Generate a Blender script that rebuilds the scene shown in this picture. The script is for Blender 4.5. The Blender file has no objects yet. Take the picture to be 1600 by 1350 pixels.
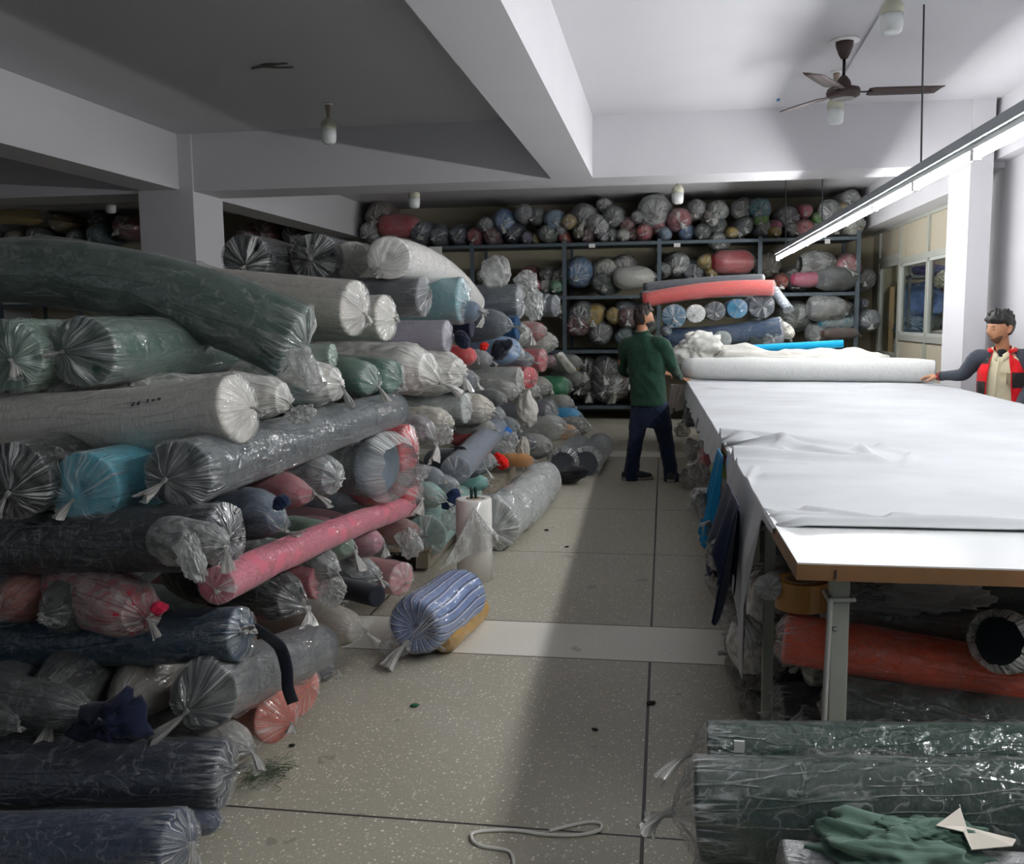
import bpy, math, random
import numpy as np
from mathutils import Matrix, Vector
SC = bpy.context.scene
COL = SC.collection
PI = math.pi
V3 = lambda *a: np.array(a, float)

# ------------------------------------------------------------------ camera
F_PX = 1480.0
YAW, PITCH, ROLL = math.radians(9.162), math.radians(-6.796), math.radians(-0.635)
CAM = V3(0, 0, 1.6)
def _axes():
    cy, sy, cp, sp = math.cos(YAW), math.sin(YAW), math.cos(PITCH), math.sin(PITCH)
    f = V3(-sy*cp, cy*cp, sp); r = V3(cy, sy, 0); u = np.cross(r, f)
    c, s = math.cos(ROLL), math.sin(ROLL)
    return c*r+s*u, -s*r+c*u, f
AR, AU, AF = _axes()
def ray(x, y): return AR*(x-800)/F_PX - AU*(y-675)/F_PX + AF
def atY(x, y, Y): d = ray(x, y); return CAM + d*Y/d[1]
def atX(x, y, X): d = ray(x, y); return CAM + d*X/d[0]
def atZ(x, y, Z): d = ray(x, y); return CAM + d*(Z-CAM[2])/d[2]
def dist(p): return float((np.asarray(p)-CAM) @ AF)
def px2m(n, p): return n*dist(p)/F_PX

cd = bpy.data.cameras.new('camera'); cam = bpy.data.objects.new('camera', cd); COL.objects.link(cam)
cd.sensor_fit = 'HORIZONTAL'; cd.sensor_width = 36; cd.lens = 36*F_PX/1600
cd.clip_end = 100; cd.clip_start = .05
m = Matrix.Identity(4)
for i in range(3): m[i][0], m[i][1], m[i][2], m[i][3] = AR[i], AU[i], -AF[i], CAM[i]
cam.matrix_world = m
SC.camera = cam

# ------------------------------------------------------------------ materials
def lin(c):
    c = c/255.0
    return c/12.92 if c <= .04045 else ((c+.055)/1.055)**2.4
def rgb(h):
    if isinstance(h, str): h = tuple(int(h[i:i+2], 16) for i in (0, 2, 4))
    return tuple(lin(v) for v in h) + (1.0,)
MATS = {}
def newmat(n):
    mt = bpy.data.materials.new(n); mt.use_nodes = True
    nt = mt.node_tree; nt.nodes.clear()
    return mt, nt, nt.nodes.new('ShaderNodeOutputMaterial')
def N(nt, typ, **kw):
    n = nt.nodes.new(typ)
    for k, v in kw.items():
        if k.startswith('_'): setattr(n, k[1:], v)
        else: n.inputs[k.replace('_', ' ')].default_value = v
    return n
def mth(nt, op, a, b=None, c=None):
    n = nt.nodes.new('ShaderNodeMath'); n.operation = op
    for i, v in enumerate((a, b, c)):
        if v is None: continue
        if isinstance(v, (int, float)): n.inputs[i].default_value = v
        else: nt.links.new(v, n.inputs[i])
    return n.outputs[0]
def plain(name, hexc, rough=.6, metal=0, noise=.0, nscale=8, bump=0, spec=.5, emit=None):
    if name in MATS: return MATS[name]
    mt, nt, out = newmat(name); L = nt.links.new
    p = N(nt, 'ShaderNodeBsdfPrincipled', Roughness=rough, Metallic=metal)
    p.inputs['Specular IOR Level'].default_value = spec
    p.inputs['Base Color'].default_value = rgb(hexc)
    if noise or bump:
        tc = N(nt, 'ShaderNodeTexCoord'); nz = N(nt, 'ShaderNodeTexNoise', Scale=nscale, Detail=5)
        L(tc.outputs['Object'], nz.inputs['Vector'])
        if noise:
            mx = N(nt, 'ShaderNodeMix', _data_type='RGBA')
            c = rgb(hexc)
            mx.inputs[6].default_value = tuple(v*(1-noise) for v in c[:3])+(1,)
            mx.inputs[7].default_value = tuple(min(1, v*(1+noise)) for v in c[:3])+(1,)
            L(nz.outputs['Fac'], mx.inputs[0]); L(mx.outputs[2], p.inputs['Base Color'])
        if bump:
            b = N(nt, 'ShaderNodeBump', Strength=bump, Distance=.01)
            L(nz.outputs['Fac'], b.inputs['Height']); L(b.outputs[0], p.inputs['Normal'])
    if emit:
        p.inputs['Emission Color'].default_value = rgb(emit[0]); p.inputs['Emission Strength'].default_value = emit[1]
    L(p.outputs[0], out.inputs[0]); MATS[name] = mt
    return mt
def fabric(hexc, stripe=None, knit=True):
    key = 'fabric_'+str(hexc)+str(stripe)
    if key in MATS: return MATS[key]
    mt, nt, out = newmat(key); L = nt.links.new
    p = N(nt, 'ShaderNodeBsdfPrincipled', Roughness=.85)
    p.inputs['Specular IOR Level'].default_value = .2
    p.inputs['Sheen Weight'].default_value = .15
    at = N(nt, 'ShaderNodeAttribute', _attribute_name='cyl')
    mp = N(nt, 'ShaderNodeVectorMath', _operation='MULTIPLY'); mp.inputs[1].default_value = (3, 3, 9)
    L(at.outputs['Vector'], mp.inputs[0])
    nz = N(nt, 'ShaderNodeTexNoise', Scale=1.5, Detail=4); L(mp.outputs[0], nz.inputs['Vector'])
    c = rgb(hexc)
    mx = N(nt, 'ShaderNodeMix', _data_type='RGBA')
    mx.inputs[6].default_value = tuple(v*.75 for v in c[:3])+(1,)
    mx.inputs[7].default_value = tuple(min(1, v*1.2) for v in c[:3])+(1,)
    L(nz.outputs['Fac'], mx.inputs[0])
    colout = mx.outputs[2]
    if stripe:
        sep = N(nt, 'ShaderNodeSeparateXYZ'); L(at.outputs['Vector'], sep.inputs[0])
        ang = mth(nt, 'ARCTAN2', sep.outputs[1], sep.outputs[0])
        ang = mth(nt, 'ADD', ang, mth(nt, 'MULTIPLY', mth(nt, 'SINE', mth(nt, 'MULTIPLY', sep.outputs[2], 1.7)), .05))
        w = mth(nt, 'FRACT', mth(nt, 'MULTIPLY', ang, 19/(2*PI)))
        a = mth(nt, 'LESS_THAN', mth(nt, 'ABSOLUTE', mth(nt, 'SUBTRACT', w, .3)), .045)
        b = mth(nt, 'LESS_THAN', mth(nt, 'ABSOLUTE', mth(nt, 'SUBTRACT', w, .52)), .07)
        for fac, hc in ((a, stripe[0]), (b, stripe[1])):
            m2 = N(nt, 'ShaderNodeMix', _data_type='RGBA'); m2.inputs[7].default_value = rgb(hc)
            L(colout, m2.inputs[6]); L(fac, m2.inputs[0]); colout = m2.outputs[2]
    L(colout, p.inputs['Base Color'])
    b = N(nt, 'ShaderNodeBump', Strength=.35, Distance=.008); L(nz.outputs['Fac'], b.inputs['Height']); L(b.outputs[0], p.inputs['Normal'])
    L(p.outputs[0], out.inputs[0]); MATS[key] = mt
    return mt
def film(name, dens, tint='e8eae8', streak=.45, rough=.09, gloss=.75):
    """thin polythene: clear between the creases, milky where it is gathered, glossy everywhere"""
    key = 'film_'+name
    if key in MATS: return MATS[key]
    mt, nt, out = newmat(key); L = nt.links.new
    at = N(nt, 'ShaderNodeAttribute', _attribute_name='cyl')
    ga = N(nt, 'ShaderNodeAttribute', _attribute_name='gather')
    oi = N(nt, 'ShaderNodeObjectInfo')
    rnd = mth(nt, 'MULTIPLY', oi.outputs['Random'], 37.0)
    def noise(vec, scale, detail=3, dist=0.):
        mp = N(nt, 'ShaderNodeVectorMath', _operation='MULTIPLY'); mp.inputs[1].default_value = vec
        L(at.outputs['Vector'], mp.inputs[0])
        ad = N(nt, 'ShaderNodeVectorMath', _operation='ADD'); L(mp.outputs[0], ad.inputs[0]); L(rnd, ad.inputs[1])
        z = N(nt, 'ShaderNodeTexNoise', Scale=scale, Detail=detail, Distortion=dist); L(ad.outputs[0], z.inputs['Vector'])
        return z.outputs['Fac']
    def ridge(v, w):   # thin crease lines where the noise crosses its middle
        d = mth(nt, 'ABSOLUTE', mth(nt, 'SUBTRACT', v, .5))
        return mth(nt, 'MAXIMUM', mth(nt, 'SUBTRACT', 1.0, mth(nt, 'DIVIDE', d, w)), 0.0)
    long_ = ridge(noise((1.9, 1.9, .25), 1.4, 1), .03)
    rad = noise((4.2, 4.2, .35), 1.5, 2.5, .5)
    radr = ridge(rad, .07)
    crs = noise((1.5, 1.5, 1.3), 1.2, 2.5, .6)
    crr = ridge(crs, .022)
    g = ga.outputs['Fac']
    msk = mth(nt, 'MINIMUM', mth(nt, 'MAXIMUM', mth(nt, 'SUBTRACT', mth(nt, 'MULTIPLY', noise((1.3, 1.3, .6), 1.2, 1), 4.0), 1.35), .12), 1.0)
    s1 = mth(nt, 'MULTIPLY', mth(nt, 'MULTIPLY', radr, msk), mth(nt, 'MULTIPLY', g, 1.7))
    s2 = mth(nt, 'MULTIPLY', mth(nt, 'MAXIMUM', mth(nt, 'MULTIPLY', long_, .6), crr), .45)
    dn = mth(nt, 'ADD', dens, mth(nt, 'MULTIPLY', mth(nt, 'MAXIMUM', s1, s2), streak))
    dn = mth(nt, 'ADD', dn, mth(nt, 'MULTIPLY', mth(nt, 'SUBTRACT', crs, .5), dens*2.6))
    dn = mth(nt, 'MINIMUM', mth(nt, 'MAXIMUM', mth(nt, 'ADD', dn, mth(nt, 'MULTIPLY', g, .03)), .02), .97)
    fine = ridge(noise((3.6, 3.6, 3.0), 1.5, 2, .7), .16)
    crs_h = mth(nt, 'ADD', mth(nt, 'MULTIPLY', crs, .8), mth(nt, 'MULTIPLY', fine, .03))
    h = mth(nt, 'ADD', crs_h, mth(nt, 'ADD', mth(nt, 'MULTIPLY', long_, .25), mth(nt, 'MULTIPLY', mth(nt, 'MULTIPLY', rad, g), 1.2)))
    bp = N(nt, 'ShaderNodeBump', Strength=1.0, Distance=.018); L(h, bp.inputs['Height'])
    tr = N(nt, 'ShaderNodeBsdfTransparent')
    df = N(nt, 'ShaderNodeBsdfDiffuse'); df.inputs[0].default_value = rgb(tint); L(bp.outputs[0], df.inputs['Normal'])
    m1 = N(nt, 'ShaderNodeMixShader'); L(dn, m1.inputs[0]); L(tr.outputs[0], m1.inputs[1]); L(df.outputs[0], m1.inputs[2])
    gl = N(nt, 'ShaderNodeBsdfGlossy', Roughness=rough); gl.inputs['Color'].default_value = (1, 1, 1, 1); L(bp.outputs[0], gl.inputs['Normal'])
    lw = N(nt, 'ShaderNodeLayerWeight', Blend=.5); L(bp.outputs[0], lw.inputs['Normal'])
    fc = mth(nt, 'ADD', .07, mth(nt, 'MULTIPLY', mth(nt, 'POWER', lw.outputs['Facing'], 4.0), .34))
    m2 = N(nt, 'ShaderNodeMixShader'); L(fc, m2.inputs[0]); L(m1.outputs[0], m2.inputs[1]); L(gl.outputs[0], m2.inputs[2])
    L(m2.outputs[0], out.inputs[0]); MATS[key] = mt
    return mt
FILMS = {'clear': ('clear', .018, 'e6e9e8', .42), 'hazy': ('hazy', .09, 'dfe3e1', .36), 'frost': ('frost', .34, 'd9dcd9', .32),
         'white': ('white', .86, 'e9e8e2', .12), 'milky': ('milky', .58, '96948e', .3), 'green': ('green', .42, 'c3d6cb', .35), 'cream': ('cream', .72, 'd8d4c8', .2)}
def getfilm(k): return film(*FILMS[k])

# ------------------------------------------------------------------ mesh helpers
def mk(name, verts, faces, mat, parent=None, loc=None, smooth=True, attrs=None):
    me = bpy.data.meshes.new(name)
    v = np.asarray(verts, float).reshape(-1, 3)
    base = np.zeros(3) if loc is None else np.asarray(loc, float)
    me.from_pydata((v-base).tolist(), [], [list(map(int, f)) for f in faces])
    if smooth: me.polygons.foreach_set('use_smooth', [True]*len(me.polygons))
    if attrs:
        c = me.attributes.new('cyl', 'FLOAT_VECTOR', 'POINT'); c.data.foreach_set('vector', np.asarray(attrs[0], float).reshape(-1))
        g = me.attributes.new('gather', 'FLOAT', 'POINT'); g.data.foreach_set('value', np.asarray(attrs[1], float).reshape(-1))
    ms = mat if isinstance(mat, (list, tuple)) else [mat]
    for q in ms: me.materials.append(q)
    me.update()
    o = bpy.data.objects.new(name, me); COL.objects.link(o)
    if parent is not None:
        o.parent = parent
        if loc is not None: o.location = Vector(base) - parent.location
        elif parent.location.length: o.matrix_parent_inverse = Matrix.Translation(-parent.location)
    elif loc is not None: o.location = base
    return o
def gridfaces(n, m, closed=True):
    f = []
    for i in range(n-1):
        for j in range(m if closed else m-1):
            k = (j+1) % m
            f.append((i*m+j, i*m+k, (i+1)*m+k, (i+1)*m+j))
    return f
def tag(o, label=None, cat=None, group=None, kind=None):
    if label: o['label'] = label
    if cat: o['category'] = cat
    if group: o['group'] = group
    if kind: o['kind'] = kind
    return o
def empty(name, loc):
    o = bpy.data.objects.new(name, None); COL.objects.link(o); o.location = Vector(np.asarray(loc, float)); o.empty_display_size = .05
    return o
class MB:
    def __init__(s): s.v, s.f = [], []
    def add(s, v, f):
        b = len(s.v); s.v += [tuple(map(float, p)) for p in v]; s.f += [tuple(b+i for i in q) for q in f]; return s
    def box(s, a, b):
        (x0, y0, z0), (x1, y1, z1) = a, b
        return s.add([(x0,y0,z0),(x1,y0,z0),(x1,y1,z0),(x0,y1,z0),(x0,y0,z1),(x1,y0,z1),(x1,y1,z1),(x0,y1,z1)],
                     [(0,3,2,1),(4,5,6,7),(0,1,5,4),(1,2,6,5),(2,3,7,6),(3,0,4,7)])
    def bar(s, p, q, w, h=None, up=(0,0,1)):
        p, q = np.asarray(p, float), np.asarray(q, float); h = h or w
        t = (q-p)/np.linalg.norm(q-p); u = np.asarray(up, float)
        if abs(t @ u) > .95: u = V3(1, 0, 0)
        sd = np.cross(t, u); sd /= np.linalg.norm(sd); u = np.cross(sd, t)
        c = [(-1,-1),(1,-1),(1,1),(-1,1)]
        vs = [e + sd*a*w/2 + u*b*h/2 for e in (p, q) for a, b in c]
        return s.add(vs, [(0,3,2,1),(4,5,6,7),(0,1,5,4),(1,2,6,5),(2,3,7,6),(3,0,4,7)])
    def tube(s, pts, rad, n=10, caps=True):
        v, f = tubegeo(pts, rad, n, caps); return s.add(v, f)
    def build(s, name, mat, parent=None, loc=None, smooth=False, bevel=0):
        o = mk(name, s.v, s.f, mat, parent, loc, smooth)
        if bevel:
            b = o.modifiers.new('bevel', 'BEVEL'); b.width = bevel; b.segments = 2; b.limit_method = 'ANGLE'
        return o
def frames(P, up=None):
    P = np.asarray(P, float); T = np.gradient(P, axis=0); T /= np.linalg.norm(T, axis=1)[:, None]+1e-12
    S = np.zeros_like(P); U = np.zeros_like(P)
    u0 = V3(0, 0, 1) if up is None else np.asarray(up, float)
    prev = None
    for i, t in enumerate(T):
        u = u0 if prev is None else prev
        if prev is None and abs(t @ u) > .95: u = V3(0, 1, 0) if abs(t[1]) < .9 else V3(1, 0, 0)
        sd = np.cross(t, u); sd /= np.linalg.norm(sd)+1e-12; un = np.cross(sd, t)
        S[i], U[i] = sd, un; prev = un
    return T, S, U
def tubegeo(pts, rad, n=10, caps=True, ratio=1.0, up=None):
    P = np.asarray(pts, float); R = np.broadcast_to(np.asarray(rad, float), (len(P),)).copy()
    T, S, U = frames(P, up)
    if caps:   # rounded ends
        hp, hr = [], []
        for a in (80, 55, 28): hp.append(P[0]-T[0]*R[0]*math.sin(math.radians(a))); hr.append(R[0]*math.cos(math.radians(a)))
        tp, tr = [], []
        for a in (28, 55, 80): tp.append(P[-1]+T[-1]*R[-1]*math.sin(math.radians(a))); tr.append(R[-1]*math.cos(math.radians(a)))
        S = np.vstack([[S[0]]*3, S, [S[-1]]*3]); U = np.vstack([[U[0]]*3, U, [U[-1]]*3])
        P = np.vstack([hp, P, tp]); R = np.concatenate([hr, R, tr])
    th = np.linspace(0, 2*PI, n, endpoint=False)
    v = P[:, None, :] + R[:, None, None]*(np.cos(th)[None, :, None]*S[:, None, :] + ratio*np.sin(th)[None, :, None]*U[:, None, :])
    f = gridfaces(len(P), n)
    f.append(tuple(range(n))[::-1]); f.append(tuple((len(P)-1)*n+j for j in range(n)))
    return v.reshape(-1, 3), f
def smooth_path(pts, n=40):
    P = np.asarray(pts, float); k = len(P)
    t = np.linspace(0, k-1, n); out = []
    for q in t:
        i = min(int(q), k-2); u = q-i
        p0, p1, p2, p3 = P[max(i-1, 0)], P[i], P[i+1], P[min(i+2, k-1)]
        out.append(.5*((2*p1)+(-p0+p2)*u+(2*p0-5*p1+4*p2-p3)*u*u+(-p0+3*p1-3*p2+p3)*u**3))
    return np.array(out)
def sn(P, seed, freq, n=7, ridged=False):
    """cheap smooth noise of points P"""
    rg = np.random.default_rng(seed); P = np.asarray(P, float); o = 0
    for i in range(n):
        k = rg.normal(size=3); k *= freq*(.6+.9*rg.random())/np.linalg.norm(k)
        w = np.sin(P @ k + rg.random()*6.28)
        o = o + (1-2*np.abs(w) if ridged else w)
    return o/math.sqrt(n)

# ------------------------------------------------------------------ wrapped rolls and bundles
UID = [0]
def wrapped(label, p0, p1, r, color, wrap='clear', name='fabric_roll', cat='fabric roll', group=None, barrel=None, squash=.94, bend=(0,0,0),
            knot=(0., -.1), cone=.26, tail=.5, taildir=None, crump=.045, lump=.0, gap=1.06, stripe=None, hole=False, core=True, th=60, openend=False,
            taper=1.0, both=False):
    """p0 = centre of the end that shows, p1 = far end. A roll of cloth, its plastic wrap and the tied knot."""
    UID[0] += 1; seed = UID[0]; rg = np.random.default_rng(seed)
    p0, p1 = np.asarray(p0, float), np.asarray(p1, float); bend = np.asarray(bend, float)
    Lh = np.linalg.norm(p1-p0); t0 = (p1-p0)/Lh
    def path(s):
        u = np.clip(s/Lh, 0, 1)
        return p0 + t0*s[:, None] + bend*(4*u*(1-u))[:, None]
    ang = np.linspace(0, 2*PI, th, endpoint=False); ca, sa = np.cos(ang), np.sin(ang)
    pb = barrel
    def prof(s):
        u = np.clip(s/Lh, 0, 1); q = 1+(taper-1)*u
        if pb: q = q*np.maximum(1-np.abs(2*u-1)**pb, .03)**(1/pb)
        return q
    k1, k2 = rg.random(2)*50
    def wr(pts):    # sharp film creases
        q = pts*[1, 1, .8]; q = q + .22*np.stack([sn(q, seed+71, 2.2), sn(q, seed+72, 2.2), sn(q, seed+73, 2.2)], 2)
        return .7*sn(q*[1, 1, .40], seed+74, 2.9, 6, True)+.55*sn(q*[1, 1, .55], seed+75, 6.0, 6, True)+.3*sn(q*[1, 1, .5], seed+76, 11, 6, True)
    def lumps(pts): return (.010+lump)*(sn(pts*[1, 1, .7], seed+500, 2.2)+.55*sn(pts*[1, 1, .8], seed+501, 4.6))
    base = (path(np.array([Lh/2]))[0]); base = V3(base[0], base[1], base[2]-r*squash)
    root = None
    lab = dict(label=label, cat=cat, group=group)
    FT, FS, FU = frames(path(np.linspace(0, Lh, 40)))
    def sweep(sv, rf, cen, radm, axial=None):
        C = path(sv) + cen
        ix = np.round(np.clip(sv/Lh, 0, 1)*39).astype(int); T, S, U = FT[ix], FS[ix], FU[ix]
        v = C[:, None, :] + radm[:, :, None]*(ca[None, :, None]*S[:, None, :] + sa[None, :, None]*U[:, None, :]*squash)
        if axial is not None: v = v + axial[:, :, None]*T[:, None, :]
        return v
    if core:
        bev = .10
        fr = [0.04, .14, .26, .4, .55, .7, .85, 1-bev]
        s0 = [(.25 if hole and f < .2 else .02*((i % 2)*2-1)*(1 if i else 0)+.02) * r for i, f in enumerate(fr)]
        nb = 18
        sv = np.array(s0+[bev*r*.35, bev*r] + list(np.linspace(bev*r+.01, Lh-bev*r, nb)) + [Lh-.01, Lh])
        rf = np.array(fr+[1-bev*.3, 1.0]+[1.0]*nb+[.9, .04])
        rad = (rf*r*prof(sv))[:, None]*np.ones((1, th))
        if not pb: rad[:10] = (rf[:10]*r)[:, None]
        pts = np.stack([np.broadcast_to(ca, (len(sv), th)), np.broadcast_to(sa, (len(sv), th)), np.broadcast_to((sv/r)[:, None], (len(sv), th))], 2)
        rad *= 1 + lumps(pts)
        v = sweep(sv, rf, 0, rad)
        f = gridfaces(len(sv), th); f.append(tuple(range(th))[::-1])
        cyl = np.stack([pts[:, :, 0]*rf[:, None], pts[:, :, 1]*rf[:, None], pts[:, :, 2]], 2)
        root = mk(name, v, f, fabric(color, stripe), None, base, attrs=(cyl, np.zeros((len(sv), th))))
        tag(root, **lab)
    if wrap:
        mat = getfilm(wrap)
        nb = int(np.clip(Lh/r*3.4, 26, 64))
        body = list(np.linspace(1, 0, nb-1)**1.15*(Lh-.18*r)+.22*r)+[.09*r]
        fr = [.985, .94, .86, .76, .64, .5, .36, .24, .14, .08]
        if openend: fr = [1.03, 1.08, 1.1, 1.05, .95, .8]
        dep = [-(cone*((1-f)**1.4)+.02)*r if not openend else -(.12+.14*i)*r for i, f in enumerate(fr)]
        sv = np.array(body+dep); rf = np.array([.05, .9]+[1.]*(nb-2)+fr)
        gat = np.array([0.]*(nb-5)+[.1, .25, .4, .55, .7]+list(np.linspace(.8, 1, len(fr))))
        rad = (rf*r*gap*prof(np.clip(sv, 0, Lh)))[:, None]*np.ones((1, th))
        if not pb: pass
        if pb:
            rad[nb:] = (rf[nb:]*rad[nb-1].mean())[:, None]
        pts = np.stack([np.broadcast_to(ca, (len(sv), th)), np.broadcast_to(sa, (len(sv), th)), np.broadcast_to((sv/r)[:, None], (len(sv), th))], 2)
        rad *= np.maximum(1 + lumps(pts) + crump*(wr(pts)+.15), (1+lumps(pts))*(1.02/gap))
        kk = rg.integers(3, 9, 4); pl = (sum(np.abs(np.sin(k*ang + q + .5*np.sin(ang*2+q))) for k, q in zip(kk, rg.random(4)*6))/4-.62)*1.6
        amp = np.where(sv < .25*r, .08, .0)*(1 if wrap != 'white' else .8)
        rad *= 1 + (amp*np.minimum(1, 1.4-rf))[:, None]*pl[None, :]
        ax = np.where(sv < 0.03*r, .13*r, 0)[:, None]*(pl[None, :]+.8*sn(np.stack([np.broadcast_to(rf[:, None]*ca*2.2, (len(sv), th)), np.broadcast_to(rf[:, None]*sa*2.2, (len(sv), th)), np.zeros((len(sv), th))], 2), seed+80, 2.6, 6, True))*np.minimum(1, 3*(1.02-rf))[:, None]*np.minimum(1, rf*2.2)[:, None]
        k3 = V3(0, 0, 0)
        T, S, U = frames(path(np.linspace(0, Lh, 4)))
        shift = (np.clip(1-rf, 0, 1)*np.where(np.arange(len(sv)) >= nb, 1, 0))[:, None]*(knot[0]*r*S[0]+knot[1]*r*U[0])[None, :]
        v = sweep(sv, rf, shift, rad, ax)
        f = gridfaces(len(sv), th)
        nm = 'plastic_wrap' if root is not None else name
        wo = mk(nm, v, f, mat, root, base, attrs=(pts, np.broadcast_to(gat[:, None], (len(sv), th))))
        if root is None: root = tag(wo, **lab)
        if tail and not openend:
            tip = v[-1].mean(axis=0)
            d = -T[0]
            if taildir is None:
                q = rg.normal(size=3)*.5; q[2] = -abs(q[2])-.25; d = d*.6+q
            else: d = np.asarray(taildir, float)
            d = d/np.linalg.norm(d)
            ln = tail*r*.9
            q = np.array([-.06, .02, .12, .2, .3, .5, .75, 1.0]); rr = np.array([.5, .62, .52, .34, .48, .75, 1.0, 1.15])*.17*r*(.6+tail*.8)
            P = tip + d*(q*ln)[:, None] + V3(0, 0, -1)*(.12*ln*q**2)[:, None]
            T2, S2, U2 = frames(P); n2 = 20; a2 = np.linspace(0, 2*PI, n2, endpoint=False)
            fl = .5
            pl2 = np.sin(5*a2+rg.random()*6)+.8*np.sin(3*a2+rg.random()*6)+.5*np.sin(8*a2)
            rr2 = rr[:, None]*(1+np.clip(q-.15, 0, 1)[:, None]*.45*pl2[None, :])
            vv = P[:, None, :] + rr2[:, :, None]*(np.cos(a2)[None, :, None]*S2[:, None, :] + fl*np.sin(a2)[None, :, None]*U2[:, None, :])
            pt = np.stack([np.broadcast_to(np.cos(a2), (8, n2)), np.broadcast_to(np.sin(a2), (8, n2)), np.broadcast_to(q[:, None], (8, n2))], 2)
            vv = vv + (np.clip(q-.4, 0, 1)[:, None]*.35*ln*np.sin(2*a2+rg.random()*6)*rg.random())[:, :, None]*d + (q**2)[:, None, None]*.25*ln*rg.normal(size=3)
            ff = gridfaces(8, n2); ff.append(tuple(range(n2))[::-1])
            mk('knot', vv, ff, film('knot', .62, 'e6e6e0', .25), root, base, attrs=(pt, np.ones((8, n2))*.8))
    return root
def crumple(label, c, rad, color, name='crumpled_cloth', cat='cloth', freq=2.4, amp=.28, seed=None, mat=None, group=None, n=44, flat=.0, parent=None, spiky=0., rot=0.):
    """a heap of cloth or film: a closed blob with deep folds"""
    UID[0] += 1; seed = UID[0] if seed is None else seed
    c = np.asarray(c, float); rad = np.asarray(rad, float)
    ph = np.linspace(.02, PI-.02, n); th = np.linspace(0, 2*PI, 2*n, endpoint=False)
    D = np.stack([np.sin(ph)[:, None]*np.cos(th)[None], np.sin(ph)[:, None]*np.sin(th)[None], np.cos(ph)[:, None]*np.ones((1, 2*n))], 2)
    k = 1 + amp*(sn(D, seed, freq)*.6 + sn(D+.25*sn(D, seed+9, 3)[..., None], seed+3, freq*2.3, ridged=True)*.5 + sn(D, seed+4, freq*5, ridged=True)*.16)
    if spiky: k += spiky*np.maximum(sn(D, seed+5, freq*1.6), .4)
    e = D*rad*k[..., None]
    if rot: e = np.stack([e[..., 0]*math.cos(rot)-e[..., 2]*math.sin(rot), e[..., 1], e[..., 0]*math.sin(rot)+e[..., 2]*math.cos(rot)], 2)
    v = c + e
    if flat: v[..., 2] = np.maximum(v[..., 2], c[2]-rad[2]*flat)
    f = gridfaces(n, 2*n); f.append(tuple(range(2*n))[::-1]); f.append(tuple((n-1)*2*n+j for j in range(2*n)))
    base = V3(c[0], c[1], v[..., 2].min())
    o = mk(name, v, f, mat or fabric(color), parent, base, attrs=(D, np.full(D.shape[:2], .4)))
    if parent is None: tag(o, label, cat, group)
    return o
def solid(o, t):
    s = o.modifiers.new('thickness', 'SOLIDIFY'); s.thickness = t; s.offset = 0; return o
def drape(label, top, fall, width, color, name='hanging_cloth', cat='cloth', mat=None, amp=.03, out=(-1, 0), n=26, ragged=.1, folds=3., parent=None, seed=None, flare=.15):
    """cloth hanging from the edge point list `top` (two ends), falling `fall` metres, with vertical folds"""
    UID[0] += 1; seed = UID[0] if seed is None else seed; rg = np.random.default_rng(seed)
    a, b = np.asarray(top[0], float), np.asarray(top[1], float)
    u = np.linspace(0, 1, 40); q = np.linspace(0, 1, n); o = V3(out[0], out[1], 0)
    fl = np.broadcast_to(np.asarray(fall, float), (2,)); ff = fl[0]+(fl[1]-fl[0])*u
    ff = ff*(1+ragged*(np.sin(u*9+rg.random()*6)+.5*np.sin(u*23+rg.random()*6)))
    P = a+(b-a)*u[:, None]
    fold = np.sin(u*folds*2*PI+rg.random()*6)+.5*np.sin(u*folds*4.7+rg.random()*6)
    v = P[None]+q[:, None, None]*ff[None, :, None]*V3(0, 0, -1) + o*((amp*q**.6)[:, None]*fold[None]+.012+flare*.3*q[:, None])[:, :, None]
    v += ((b-a)*(.5-u)[:, None])[None]*(-flare*q[:, None, None])
    ob = mk(name, v, gridfaces(n, 40, False), mat or fabric(color), parent, V3(*v.reshape(-1, 3).mean(0)[:2], v[..., 2].min()), attrs=(v*3, np.zeros(v.shape[:2])))
    solid(ob, .004)
    if parent is None: tag(ob, label, cat)
    return ob

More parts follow.
